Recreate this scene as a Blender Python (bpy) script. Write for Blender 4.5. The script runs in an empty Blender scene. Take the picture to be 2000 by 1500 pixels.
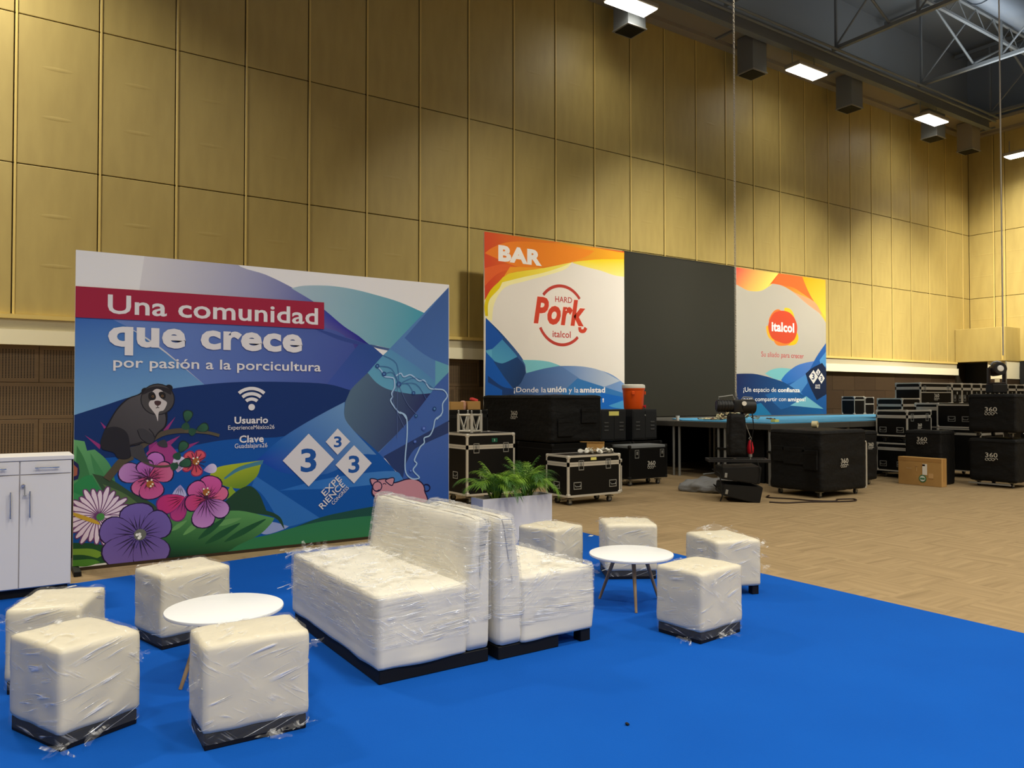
import bpy, bmesh, math, random
from mathutils import Vector, Matrix, noise
from mathutils.geometry import tessellate_polygon
SC=bpy.context.scene; COL=SC.collection
PI=math.pi
# ---------------------------------------------------------------- camera, world, lights, exposure
# metres; +x runs along the gold wall, +y towards it, camera stands at the origin, eye height 1.6
cam=bpy.data.cameras.new('camera'); co=bpy.data.objects.new('camera',cam); COL.objects.link(co)
cam.sensor_fit='HORIZONTAL'; cam.sensor_width=36.0; cam.lens=36.0*1502/2000; cam.clip_end=200
co.location=(0,0,1.6); co.rotation_euler=(math.radians(90+1.068),0,math.radians(56.176-90))
SC.camera=co
w=bpy.data.worlds.new('world'); SC.world=w; w.use_nodes=True
w.node_tree.nodes['Background'].inputs[0].default_value=(.9,.95,1,1); w.node_tree.nodes['Background'].inputs[1].default_value=.02
SC.view_settings.view_transform='Standard'; SC.view_settings.look='None'; SC.view_settings.gamma=1; SC.view_settings.use_curve_mapping=False
SC.view_settings.exposure=0.0
SC.cycles.max_bounces=8; SC.cycles.transparent_max_bounces=24; SC.cycles.diffuse_bounces=4; SC.cycles.glossy_bounces=3
SC.cycles.sample_clamp_indirect=4; SC.cycles.caustics_reflective=False; SC.cycles.caustics_refractive=False
def area(name,loc,sx,sy,power,col=(1,.95,.86),spread=180,rot=(0,0,0)):
    l=bpy.data.lights.new(name,'AREA'); l.shape='RECTANGLE'; l.size=sx; l.size_y=sy; l.energy=power; l.color=col; l.spread=math.radians(spread)
    o=bpy.data.objects.new(name,l); COL.objects.link(o); o.location=loc; o.rotation_euler=rot; return o
WARM=(1,.94,.80)
# high bay lamps over the open hall (behind and beside the camera, none of them in frame)
for i,x in enumerate((-9,-2.5,4,10.5,17,23.5)):
    for j,y in enumerate((-10,-4,2,7.2)):
        p=(300,400,135,40)[j]*(.25,.8,1.1,.95,.75,.8)[i]
        area('hall_lamp',(x,y,11.2),1.2,.6,p,WARM,(142,142,112,108)[j])
# unseen fill lights added over the hall to brighten the gold and end walls
for x,p in ((-3,55),(3.2,12),(9.4,60),(14.5,160),(20,180),(25.5,250)):
    area('added_wall_fill',(x,6.6,11.2),.8,.5,p,WARM,52,(math.radians(43),0,0))
area('added_wall_fill',(23.6,9.4,11.2),.6,.4,230,WARM,54,(math.radians(50),0,math.radians(-68)))
# added upward fill lights that lift the roof in place of lit haze
for x in (-6,4,14,24):
    for y in (-6,3,10): area('added_roof_fill',(x,y,11.3),4,3,110,(.84,.93,1),170,(PI,0,0))
# lamps under the edge of the soffit (the one near x=6 is off)
for x,p in ((-1.6,520),(12.25,12),(18.9,12),(25.6,14)):
    area('soffit_lamp',(x,13.27,10.76),1.2,.45,p,WARM,130)
area('soffit_lamp',(29.6,12.1,10.06),.45,1.2,90,WARM,150)

# ---------------------------------------------------------------- materials
def s2l(c):
    r=[]
    for v in c[:3]:
        v=v/255.0; v=max(0,min(1,v)); r.append(v/12.92 if v<=.04045 else ((v+.055)/1.055)**2.4)
    return (r[0],r[1],r[2],1)
MATS={}
def mat(name,col=(128,128,128),rough=.6,metal=0,bump=None,spec=.3,noise_col=None,emis=None,coat=0):
    """principled material; bump=(scale xyz, strength, dist); noise_col=(scale xyz, amount, other colour)"""
    if name in MATS: return MATS[name]
    m=bpy.data.materials.new(name); m.use_nodes=True; N=m.node_tree.nodes; Lk=m.node_tree.links; b=N['Principled BSDF']
    b.inputs['Base Color'].default_value=s2l(col); b.inputs['Roughness'].default_value=rough; b.inputs['Metallic'].default_value=metal
    b.inputs['Specular IOR Level'].default_value=spec; b.inputs['Coat Weight'].default_value=coat
    tc=N.new('ShaderNodeTexCoord')
    def nz(sc,det=4,rot=(0,0,0)):
        mp=N.new('ShaderNodeMapping'); mp.inputs['Scale'].default_value=sc; mp.inputs['Rotation'].default_value=rot; Lk.new(tc.outputs['Object'],mp.inputs[0])
        t=N.new('ShaderNodeTexNoise'); t.inputs['Scale'].default_value=1; t.inputs['Detail'].default_value=det; Lk.new(mp.outputs[0],t.inputs[0]); return t
    if noise_col:
        t=nz(noise_col[0]); r=N.new('ShaderNodeValToRGB'); r.color_ramp.elements[0].position=.5-noise_col[1]; r.color_ramp.elements[1].position=.5+noise_col[1]
        r.color_ramp.elements[0].color=s2l(col); r.color_ramp.elements[1].color=s2l(noise_col[2]); Lk.new(t.outputs[0],r.inputs[0]); Lk.new(r.outputs[0],b.inputs['Base Color'])
    if bump:
        t=nz(bump[0]); bp=N.new('ShaderNodeBump'); bp.inputs['Strength'].default_value=bump[1]; bp.inputs['Distance'].default_value=bump[2]
        Lk.new(t.outputs[0],bp.inputs['Height']); Lk.new(bp.outputs[0],b.inputs['Normal'])
    if emis: b.inputs['Emission Color'].default_value=s2l(emis[0]); b.inputs['Emission Strength'].default_value=emis[1]
    MATS[name]=m; return m
def math_n(N,Lk,op,a,b=None,c=None):
    n=N.new('ShaderNodeMath'); n.operation=op
    for i,v in enumerate((a,b,c)):
        if v is None: continue
        if isinstance(v,(int,float)): n.inputs[i].default_value=v
        else: Lk.new(v,n.inputs[i])
    return n.outputs[0]
def mat_gold():
    m=mat('gold_wall_fabric',(184,163,97),.5,.0,((60,60,3),.05,.002),.5,((5,5,1.2),.3,(170,149,87)))
    N=m.node_tree.nodes; Lk=m.node_tree.links; b=N['Principled BSDF']
    tc=N.new('ShaderNodeTexCoord'); sp=N.new('ShaderNodeSeparateXYZ'); Lk.new(tc.outputs['Object'],sp.inputs[0])
    x,z=sp.outputs[0],sp.outputs[2]
    # two shallow horizontal ridges pressed into every panel
    def ridge(zc):
        dz=math_n(N,Lk,'SUBTRACT',z,zc); dz=math_n(N,Lk,'DIVIDE',dz,.035); dx=math_n(N,Lk,'DIVIDE',x,.24)
        e=math_n(N,Lk,'ADD',math_n(N,Lk,'MULTIPLY',dz,dz),math_n(N,Lk,'MULTIPLY',dx,dx)); return math_n(N,Lk,'MAXIMUM',math_n(N,Lk,'SUBTRACT',1,e),0)
    h=math_n(N,Lk,'ADD',ridge(.42),ridge(-.40))
    old=[n for n in N if n.type=='BUMP'][0]
    bp=N.new('ShaderNodeBump'); bp.inputs['Strength'].default_value=1; bp.inputs['Distance'].default_value=.0022
    Lk.new(h,bp.inputs['Height']); Lk.new(old.outputs[0],bp.inputs['Normal']); Lk.new(bp.outputs[0],b.inputs['Normal'])
    return m
def mat_perf():
    m=mat('perforated_wood',(112,92,66),.55,0,None,.4,((2,2,14),.3,(98,78,56)))
    N=m.node_tree.nodes; Lk=m.node_tree.links; b=N['Principled BSDF']
    tc=N.new('ShaderNodeTexCoord'); sp=N.new('ShaderNodeSeparateXYZ'); Lk.new(tc.outputs['Object'],sp.inputs[0]); x,z=sp.outputs[0],sp.outputs[2]
    def cell(v,p):
        f=math_n(N,Lk,'FRACT',math_n(N,Lk,'DIVIDE',math_n(N,Lk,'ADD',v,50*p),p)); return math_n(N,Lk,'MULTIPLY',math_n(N,Lk,'SUBTRACT',f,.5),p)
    dx=cell(x,.042); dz=cell(z,.026)
    d=math_n(N,Lk,'SQRT',math_n(N,Lk,'ADD',math_n(N,Lk,'MULTIPLY',dx,dx),math_n(N,Lk,'MULTIPLY',dz,dz)))
    hole=math_n(N,Lk,'LESS_THAN',d,.0095)
    inx=math_n(N,Lk,'LESS_THAN',math_n(N,Lk,'ABSOLUTE',x),.546); inz=math_n(N,Lk,'LESS_THAN',math_n(N,Lk,'ABSOLUTE',z),.234)
    hole=math_n(N,Lk,'MULTIPLY',hole,math_n(N,Lk,'MULTIPLY',inx,inz))
    mx=N.new('ShaderNodeMix'); mx.data_type='RGBA'; src=b.inputs['Base Color'].links[0].from_socket
    Lk.new(hole,mx.inputs[0]); Lk.new(src,mx.inputs[6]); mx.inputs[7].default_value=(.004,.003,.002,1); Lk.new(mx.outputs[2],b.inputs['Base Color'])
    return m
def mat_carpet():
    m=mat('tan_carpet',(150,128,96),.95,0,((160,160,160),.25,.004),.1)
    N=m.node_tree.nodes; Lk=m.node_tree.links; b=N['Principled BSDF']
    tc=N.new('ShaderNodeTexCoord'); ck=N.new('ShaderNodeTexChecker'); ck.inputs['Scale'].default_value=2.0; Lk.new(tc.outputs['Object'],ck.inputs[0])
    fs=[]
    for sc in ((1.2,16,1),(16,1.2,1)):
        mp=N.new('ShaderNodeMapping'); mp.inputs['Scale'].default_value=sc; Lk.new(tc.outputs['Object'],mp.inputs[0])
        t=N.new('ShaderNodeTexNoise'); t.inputs['Scale'].default_value=1; t.inputs['Detail'].default_value=3; Lk.new(mp.outputs[0],t.inputs[0]); fs.append(t)
    mx=N.new('ShaderNodeMix'); mx.data_type='FLOAT'; Lk.new(ck.outputs['Fac'],mx.inputs[0]); Lk.new(fs[0].outputs[0],mx.inputs[2]); Lk.new(fs[1].outputs[0],mx.inputs[3])
    r=N.new('ShaderNodeValToRGB'); r.color_ramp.elements[0].position=.25; r.color_ramp.elements[1].position=.75
    r.color_ramp.elements[0].color=s2l((140,119,88)); r.color_ramp.elements[1].color=s2l((168,144,108)); Lk.new(mx.outputs[0],r.inputs[0]); Lk.new(r.outputs[0],b.inputs['Base Color'])
    return m
def mat_film(name='stretch_film',dense=False):
    """stretch film: almost clear, with thin glossy pleats, their highlights painted white"""
    m=bpy.data.materials.new(name); m.use_nodes=True; N=m.node_tree.nodes; Lk=m.node_tree.links
    b=N['Principled BSDF']; out=N['Material Output']; b.inputs['Base Color'].default_value=(.95,.95,.95,1); b.inputs['Roughness'].default_value=.13; b.inputs['Specular IOR Level'].default_value=1.0
    tc=N.new('ShaderNodeTexCoord')
    def nz(sc,rot,det,dist):
        mp=N.new('ShaderNodeMapping'); mp.vector_type='POINT'; mp.inputs['Rotation'].default_value=rot; Lk.new(tc.outputs['Object'],mp.inputs[0])
        m2=N.new('ShaderNodeMapping'); m2.inputs['Scale'].default_value=sc; Lk.new(mp.outputs[0],m2.inputs[0])
        t=N.new('ShaderNodeTexNoise'); t.inputs['Scale'].default_value=1; t.inputs['Detail'].default_value=det; t.inputs['Roughness'].default_value=.55; t.inputs['Distortion'].default_value=dist; Lk.new(m2.outputs[0],t.inputs[0]); return t.outputs[0]
    def pleat(n,k):   # thin ridge where the noise crosses its mean
        return math_n(N,Lk,'MAXIMUM',math_n(N,Lk,'SUBTRACT',1,math_n(N,Lk,'MULTIPLY',math_n(N,Lk,'ABSOLUTE',math_n(N,Lk,'SUBTRACT',n,.5)),k)),0)
    n1=nz((1.3,1.3,42) if dense else (1.6,1.6,20),(.06,.07,0) if dense else (.22,.30,0),2,.3); n2=nz((2.2,2.2,22),(-.3,-.62,.1),2,.5); gate=nz((5,5,8),(0,0,.4),2,0)
    g=math_n(N,Lk,'MAXIMUM',math_n(N,Lk,'MULTIPLY',math_n(N,Lk,'SUBTRACT',gate,.40 if dense else .50),9),0); g=math_n(N,Lk,'MINIMUM',g,1)
    p1=math_n(N,Lk,'MULTIPLY',pleat(n1,34),g); g2=math_n(N,Lk,'SUBTRACT',1,g); g3=math_n(N,Lk,'MINIMUM',math_n(N,Lk,'MAXIMUM',math_n(N,Lk,'MULTIPLY',math_n(N,Lk,'SUBTRACT',.46,gate),9),0),1); p2=math_n(N,Lk,'MULTIPLY',pleat(n2,38),g3)
    pl=math_n(N,Lk,'ADD',p1,math_n(N,Lk,'MULTIPLY',p2,.7))
    h=math_n(N,Lk,'ADD',n1,math_n(N,Lk,'MULTIPLY',pl,.35))
    bp=N.new('ShaderNodeBump'); bp.inputs['Strength'].default_value=1; bp.inputs['Distance'].default_value=.010; Lk.new(h,bp.inputs['Height']); Lk.new(bp.outputs[0],b.inputs['Normal'])
    fac=math_n(N,Lk,'ADD',.14 if dense else .045,math_n(N,Lk,'MULTIPLY',pl,.85))  # near opaque white along the pleats paints in the film's streak highlights
    tr=N.new('ShaderNodeBsdfTransparent'); ms=N.new('ShaderNodeMixShader'); Lk.new(fac,ms.inputs[0]); Lk.new(tr.outputs[0],ms.inputs[1]); Lk.new(b.outputs[0],ms.inputs[2]); Lk.new(ms.outputs[0],out.inputs[0])
    MATS.setdefault('film',m); return m
def mat_print():
    m=bpy.data.materials.new('printed_vinyl'); m.use_nodes=True; N=m.node_tree.nodes; b=N['Principled BSDF']
    a=N.new('ShaderNodeVertexColor'); a.layer_name='Col'; m.node_tree.links.new(a.outputs[0],b.inputs['Base Color']); b.inputs['Roughness'].default_value=.55; b.inputs['Specular IOR Level'].default_value=.3
    return m
GOLD=mat_gold(); PERF=mat_perf(); CARPET=mat_carpet(); FILM=mat_film(); FILMD=mat_film('stretch_film_layered',True); PRINT=mat_print()
WOOD=mat('brown_wood_plank',(62,48,33),.5,0,None,.3,((1.2,2,30),.3,(54,41,28)))
WOODB=mat('brown_wood_plank_dark',(57,43,30),.5,0,None,.3,((1.2,2,30),.3,(50,38,26)))
GTRIM=mat('gold_trim',(214,188,112),.4); JOINT=mat('dark_joint',(40,32,18),.9)  # dark brown wall core that shows in the panel joints
CREAM=mat('cream_paint',(236,228,196),.6); BEIGE=mat('beige_paint',(178,168,140),.7)
BLACK=mat('black_paint',(14,14,15),.6); VBLK=mat('black_laminate',(4,4,5),.5,0,None,.25)
DKGREY=mat('dark_grey_steel',(118,122,124),.6,0); ROOF=mat('roof_deck',(140,146,150),.8); SOFF=mat('soffit_paint',(150,140,122),.8)
ALU=mat('aluminium',(206,202,192),.38,.35); CHROME=mat('chrome',(215,213,208),.18,1); ZINC=mat('zinc_steel',(150,150,146),.4,.4)
COVER=mat('black_padded_cover',(5,5,6),.7,0,((9,9,14),.5,.03),.3)
RUB=mat('rubber',(18,18,18),.7); WHEEL=mat('wheel_grey',(46,46,48),.6)
BLUE=mat('blue_carpet',(17,86,178),.95,0,((190,190,190),.35,.004),.08,((1.3,1.3,1),.35,(14,79,168)))
LEATH=mat('white_leatherette',(222,213,190),.42,0,((30,30,30),.08,.002),.4)
LEATH2=mat('sofa_leatherette',(234,228,212),.42,0,((30,30,30),.08,.002),.4); PLINTH=mat('dark_plinth',(7,9,20),.7); WHITE=mat('white_melamine',(236,232,230),.4,0,None,.4)
TABW=mat('white_lacquer_top',(246,246,246),.3); LEGW=mat('ash_leg_wood',(168,140,104),.5,0,None,.4,((12,12,2),.3,(140,112,80)))
SCREEN=mat('led_screen_face',(46,45,38),.75,0,None,.2); CARD=mat('cardboard',(186,146,88),.85,0,None,.2,((3,3,3),.3,(172,132,78)))
ORANGE=mat('orange_plastic',(232,86,20),.4); RED=mat('red_plastic',(190,20,40),.5); CYAN=mat('light_blue_mat',(84,164,210),.8)
DECK=mat('stage_deck_top',(74,72,66),.7); SKIRT=mat('grey_sheet',(120,120,120),.7,0,((20,20,20),.5,.02))
PLASW=mat('off_white_plastic',(240,236,224),.45); SOIL=mat('soil',(40,30,20),.95); GREEN=mat('palm_leaf',(150,190,60),.45,0,None,.4,((6,6,6),.2,(70,120,36)))
GREEN2=mat('palm_leaf_dark',(60,104,36),.45); YEL=mat('yellow_paper',(226,218,120),.7); TAPE=mat('masking_tape',(228,214,168),.6)
LENS=mat('lamp_diffuser',(255,255,250),.5,0,emis=((255,252,240),9.0)); GLASS=mat('lamp_lens',(225,225,222),.12,0,None,.8)
# ---------------------------------------------------------------- mesh helpers
def NB(): return bmesh.new()
def bxx(bm,x0,y0,z0,x1,y1,z1,bev=0,seg=1,M=None):
    r=bmesh.ops.create_cube(bm,size=1,matrix=Matrix.Translation(((x0+x1)/2,(y0+y1)/2,(z0+z1)/2))@Matrix.Diagonal((x1-x0,y1-y0,z1-z0,1)))
    vs=r['verts']
    if bev:
        es=list({e for v in vs for e in v.link_edges}); k=bmesh.ops.bevel(bm,geom=es,offset=bev,segments=seg,affect='EDGES',profile=.5)
        vs=list({v for f in k['faces'] for v in f.verts}|{v for v in vs if v.is_valid})
        if M is not None:
            seen=set(vs); st=list(vs)
            while st:
                v=st.pop()
                for e in v.link_edges:
                    q=e.other_vert(v)
                    if q not in seen: seen.add(q); st.append(q)
            vs=list(seen)
    if M is not None: bmesh.ops.transform(bm,matrix=M,verts=vs)
    return vs
def cyl(bm,a,b,r,r2=None,n=12,cap=True):
    a=Vector(a); b=Vector(b); d=b-a; L=d.length
    if L<1e-6: return
    M=Matrix.Translation((a+b)/2)@d.to_track_quat('Z','Y').to_matrix().to_4x4()
    bmesh.ops.create_cone(bm,cap_ends=cap,segments=n,radius1=r,radius2=r if r2 is None else r2,depth=L,matrix=M)
def tube(bm,pts,r,n=8,cap=True,closed=False):
    P=[Vector(p) for p in pts]; rings=[]; up=Vector((0,0,1)); m=len(P)
    for i,p in enumerate(P):
        if closed: t=P[(i+1)%m]-P[i-1]
        else: t=P[min(i+1,m-1)]-P[max(i-1,0)]
        t.normalize(); s=t.cross(up)
        if s.length<.05: s=t.cross(Vector((1,0,0)))
        s.normalize(); q=s.cross(t); rr=r(i/(m-1)) if callable(r) else r
        rings.append([bm.verts.new(p+(s*math.cos(k*2*PI/n)+q*math.sin(k*2*PI/n))*rr) for k in range(n)])
    for i in range(m if closed else m-1):
        A,B=rings[i],rings[(i+1)%m]
        for k in range(n): bm.faces.new((A[k],A[(k+1)%n],B[(k+1)%n],B[k]))
    if cap and not closed: bm.faces.new(rings[0][::-1]); bm.faces.new(rings[-1])
def lathe(bm,prof,c=(0,0,0),n=24,M=None):
    rings=[]; M=M or Matrix.Identity(4)
    for r,z in prof: rings.append([bm.verts.new(M@Vector((c[0]+r*math.cos(k*2*PI/n),c[1]+r*math.sin(k*2*PI/n),c[2]+z))) for k in range(n)])
    for A,B in zip(rings,rings[1:]):
        for k in range(n): bm.faces.new((A[k],A[(k+1)%n],B[(k+1)%n],B[k]))
    bm.faces.new(rings[0][::-1]); bm.faces.new(rings[-1])
def prism(bm,pts,y0,y1,bev=0,seg=2):
    """polygon of (x,z) extruded along y"""
    A=[bm.verts.new((x,y0,z)) for x,z in pts]; B=[bm.verts.new((x,y1,z)) for x,z in pts]; n=len(pts); fs=[bm.faces.new(A[::-1]),bm.faces.new(B)]
    for k in range(n): fs.append(bm.faces.new((A[k],A[(k+1)%n],B[(k+1)%n],B[k])))
    bmesh.ops.recalc_face_normals(bm,faces=fs)
    if bev: bmesh.ops.bevel(bm,geom=list({e for f in fs for e in f.edges}),offset=bev,segments=seg,affect='EDGES')
def soft_box(bm,L,W,z0,z1,r,n=10,disp=None,bottom=True,taper=None):
    """subdivided rounded box centred on x,y; disp(point,normal)->offset along the normal"""
    H=z1-z0; t=bmesh.new(); bmesh.ops.create_cube(t,size=2); bmesh.ops.subdivide_edges(t,edges=t.edges[:],cuts=n,use_grid_fill=True)
    if not bottom: bmesh.ops.delete(t,geom=[f for f in t.faces if f.calc_center_median().z<-.999],context='FACES')
    for v in t.verts:
        c=v.co; p=Vector((c.x*L/2,c.y*W/2,c.z*H/2))
        q=Vector((max(-L/2+r,min(L/2-r,p.x)),max(-W/2+r,min(W/2-r,p.y)),max(-H/2+r,min(H/2-r,p.z)) if bottom else min(H/2-r,p.z)))
        d=p-q; nrm=d.normalized() if d.length>1e-6 else Vector((0,0,1)); p=q+nrm*r if d.length>1e-6 else p
        p.z+=z0+H/2
        if disp: p=p+nrm*disp(p,nrm)
        if taper: p=taper(p)
        v.co=p
    me=bpy.data.meshes.new('t'); t.to_mesh(me); t.free(); bm.from_mesh(me); bpy.data.meshes.remove(me)
def link(name,me,parent=None,loc=None,rot=None):
    o=bpy.data.objects.new(name,me); COL.objects.link(o)
    if parent: o.parent=parent
    if loc is not None: o.location=loc
    if rot is not None: o.rotation_euler=rot
    return o
def obj(name,bm,m,parent=None,loc=None,rot=None,smooth=False):
    bmesh.ops.recalc_face_normals(bm,faces=bm.faces[:]) if not smooth=='keep' else None
    me=bpy.data.meshes.new(name); bm.to_mesh(me); bm.free()
    for k in (m if isinstance(m,(list,tuple)) else [m]): me.materials.append(k)
    if smooth:
        for p in me.polygons: p.use_smooth=True
        if smooth is True and hasattr(me,'set_sharp_from_angle'): me.set_sharp_from_angle(angle=math.radians(40))
    return link(name,me,parent,loc,rot)
def thing(name,label,cat,loc=(0,0,0),rz=0,group=None):
    o=bpy.data.objects.new(name,None); COL.objects.link(o); o.location=loc; o.rotation_euler=(0,0,rz); o.empty_display_size=.1
    return tag(o,label,cat,group)
def tag(o,label,cat,group=None):
    o['label']=label; o['category']=cat
    if group: o['group']=group
    return o
def struct(o): o['kind']='structure'; return o
def stuff(o): o['kind']='stuff'; return o
def box1(name,x0,y0,z0,x1,y1,z1,m,parent=None,bev=0): 
    bm=NB(); bxx(bm,x0,y0,z0,x1,y1,z1,bev); return obj(name,bm,m,parent)
CACHE={}
def inst(name,key,build,m,parent,loc,rot=None,smooth=False):
    """one mesh shared by all alike parts"""
    if key not in CACHE:
        bm=NB(); build(bm); o=obj(name,bm,m,parent,loc,rot,smooth); CACHE[key]=o.data; return o
    return link(name,CACHE[key],parent,loc,rot)
# ---------------------------------------------------------------- the hall
X0,X1,Y0,Y1,ZT=-14.0,31.0,-13.0,14.7,14.6
floor=struct(box1('floor',X0,Y0,-.2,X1+1,Y1+.2,0,CARPET))
bm=NB(); pts=[(-8,-8),(5.8,-8),(5.8,7.9),(2.62,7.93),(.6,7.62),(-8,7.55)]
A=[bm.verts.new((x,y,.001)) for x,y in pts]; B=[bm.verts.new((x,y,.009)) for x,y in pts]; bm.faces.new(A[::-1]); bm.faces.new(B)
for k in range(6): bm.faces.new((A[k],A[(k+1)%6],B[(k+1)%6],B[k]))
tag(obj('blue_carpet',bm,BLUE),'bright blue event carpet laid over the tan floor under the sofas and ottomans','carpet')
wb=struct(box1('wall_back',X0,Y1+.03,0,X1+.2,Y1+.25,ZT,JOINT))
wr=struct(box1('wall_right',X1+.03,Y0,0,X1+.25,Y1+.03,ZT,JOINT))
struct(box1('wall_left',X0-.2,Y0,0,X0,Y1,ZT,BEIGE)); struct(box1('wall_front',X0,Y0-.2,0,X1,Y0,ZT,BEIGE))
ROWS=((2.95,5.4),(5.4,7.84),(7.84,11.55)); JX=[.18+1.212*k for k in range(-11,26)]
def gold(w_,h): 
    return lambda bm: bxx(bm,-w_/2+.008,-.03,-h/2+.008,w_/2-.008,0,h/2-.008,.006)
for a,b in zip(JX,JX[1:]+[X1]):
    for z0,z1 in ROWS:
        if b<-1.5 : continue
        inst('gold_panel','gp%.2f%.2f'%(b-a,z1-z0),gold(b-a,z1-z0),GOLD,wb,((a+b)/2,Y1+.03,(z0+z1)/2))
for a in JX:
    if a<-1.5: continue
    inst('joint_strip','js',lambda bm:bxx(bm,-.016,-.012,-4.3,.016,0,4.3,.003),GTRIM,wb,(a+.03,Y1,7.25))
bm=NB(); bxx(bm,X0,Y1-.01,2.95,-1.5,Y1+.03,11.55); obj('gold_panel_run',bm,GOLD,wb)
# end wall panels
EY=[14.7,13.79,13.42]+[13.42-1.212*k for k in range(1,22)]
for a,b in zip(EY,EY[1:]):
    for z0,z1 in ROWS:
        inst('gold_panel','ep%.2f%.2f'%(a-b,z1-z0),(lambda W_,h: lambda bm: bxx(bm,-.03,-W_/2+.008,-h/2+.008,0,W_/2-.008,h/2-.008,.006))(a-b,z1-z0),GOLD,wr,(X1+.03,(a+b)/2,(z0+z1)/2))
for a in EY[1:6]: inst('joint_strip','js2',lambda bm:bxx(bm,-.012,-.016,-4.3,0,.016,4.3,.003),GTRIM,wr,(X1,a+.03,7.25))
# bands under the gold fabric
def band(name,z0,z1,dy,m): return struct(box1(name,X0,Y1+.03-dy,z0,29.85,Y1+.03,z1,m))
t1=struct(box1('trim_1',X0,Y1-.10,2.88,29.85,Y1+.03,2.95,GTRIM)); band('trim_2',2.70,2.88,.10,BEIGE); band('trim_3',2.46,2.70,.16,CREAM)
# wood wainscot, tiles 1.2 x 0.6, staggered; perforated to the left
for r,(z0,z1) in enumerate(((1.86,2.46),(1.26,1.86),(.66,1.26),(.06,.66))):
    off=.57 if r%2==0 else -.03
    for k in range(-2,25):
        a=off+1.2*k; b=min(a+1.2,29.84)
        if b-a<.1: continue
        pf=a<8.5
        inst('perforated_tile' if pf else 'wood_plank','wt%s%.2f'%(pf,b-a)+('' if pf else str((k*7+r*3)%2)),(lambda W_: lambda bm:bxx(bm,-W_/2+.003,-.03,-.297,W_/2-.003,0,.297,.003))(b-a),PERF if pf else (WOOD,WOODB)[(k*7+r*3)%2],wb,((a+b)/2,Y1+.03,(z0+z1)/2))
# corner bulkhead over the side doorway, pillar and doorways of the end wall
bk=struct(box1('trim_4',29.85,12.96,2.94,X1,14.69,4.17,GOLD,bev=.01)); box1('edge_strip',29.80,13.02,2.96,29.85,13.07,4.15,GTRIM,bk)
struct(box1('door_1',30.6,13.62,0,30.7,14.69,2.93,BLACK))
pl=struct(box1('trim_5',29.95,12.98,2.3,31,13.6,2.94,CREAM)); box1('wood_panel',29.96,12.99,0,31,13.59,2.3,WOOD,pl); box1('paint_panel',29.93,13.2,0,29.96,13.36,2.32,BEIGE,pl); box1('corner_bead',29.90,12.965,0,29.95,12.985,2.94,ZINC,pl)
struct(box1('door_2',30.8,10.5,0,30.9,12.9,2.93,BLACK)); struct(box1('baseboard_right',30.9,Y0,0,31,10.4,2.93,WOODB))
struct(box1('baseboard_back',X0,Y1-.03,0,29.8,Y1,.06,BLACK))
# ---------------------------------------------------------------- ceiling
struct(box1('ceiling',X0,Y0,ZT,X1,Y1+.2,ZT+.2,ROOF))
sf=struct(box1('trim_6',X0,13.45,11.60,X1,Y1+.03,11.72,SOFF))
sf2=struct(box1('trim_7',29.75,Y0,11.60,X1,13.45,11.72,SOFF))
# wall above the soffit is dark
box1('upper_wall',X0,Y1-.01,11.72,X1,Y1+.03,ZT,ROOF,wb); box1('upper_wall',X1-.01,Y0,11.72,X1+.03,Y1,ZT,ROOF,wr)
# light cove strip where soffit meets the wall
box1('cove_strip',X0,14.44,11.50,X1,14.70,11.60,SOFF,sf); box1('cove_strip',30.74,Y0,11.50,X1,14.44,11.60,SOFF,sf2)
GR=[1.6+4.65*k for k in range(0,7)]
for x in [g-.05 for g in GR]: inst('soffit_rib','rib',lambda bm:bxx(bm,-.04,-.5,-.05,.04,.5,0),DKGREY,sf,(x+1.0,13.97,11.60))
# long edge beam, an I section, with a service tray
bm=NB(); bxx(bm,X0,13.30,11.34,29.8,13.50,11.37); bxx(bm,X0,13.385,11.37,29.8,13.415,11.72); bxx(bm,X0,13.30,11.72,29.8,13.50,11.75)
tag(obj('edge_beam',bm,DKGREY),'long grey steel edge beam running above the gold wall','beam')
bm=NB(); 
for y,z in ((13.08,11.5),(13.0,11.62)): cyl(bm,(X0,y,z),(29.6,y,z),.035,n=8)
tag(obj('conduit_pair',bm,DKGREY),'pair of grey pipes running beside the long edge beam','pipe')
# soffit lights
def light(i,x,label,along=True,y=13.27,z=10.78):
    t=thing('ceiling_light',label,'ceiling light',(x,y,z),0 if along else PI/2,'lamp boxes of the soffit')
    bm=NB(); bxx(bm,-.66,-.26,.03,.66,.26,.14,.02); obj('housing',bm,SOFF,t)
    bm=NB(); bxx(bm,-.62,-.235,.0,.62,.235,.03,.005); obj('diffuser',bm,LENS,t)
    for s in (-.5,.5):
        bm=NB(); cyl(bm,(s,.1,.14),(s,.1,.56),.012); obj('mount',bm,DKGREY,t)
light(0,12.25,'bright ceiling light cut by the top edge of the photo'); light(1,18.9,'bright ceiling light between the second and third hanging vent boxes')
light(2,25.6,'bright ceiling light above the fourth vent box, near the far corner'); light(3,29.6,'bright ceiling light on the end wall at the right photo edge',False,12.1,10.08)
for i,(x,lb) in enumerate(((12.75,'hanging vent box next to the topmost ceiling light'),(17.3,'hanging vent box just right of the hoist chain'),(21.9,'large grey vent box right of the middle ceiling light'),(26.85,'small vent box below the third ceiling light'),(29.3,'pale vent box nearest the far corner'))):
    t=thing('vent_box',lb,'vent box',(x,13.87,10.60),0,'vent boxes of the soffit')
    bm=NB(); bxx(bm,-.29,-.27,0,.29,.27,.98,.01); obj('casing',bm,DKGREY if i<4 else SOFF,t)
    bm=NB(); bxx(bm,-.31,-.29,-.03,.31,.29,.0); obj('rim',bm,ZINC,t)
    bm=NB(); bxx(bm,-.26,-.24,-.045,.26,.24,-.03); obj('grille',bm,BLACK,t)
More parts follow.
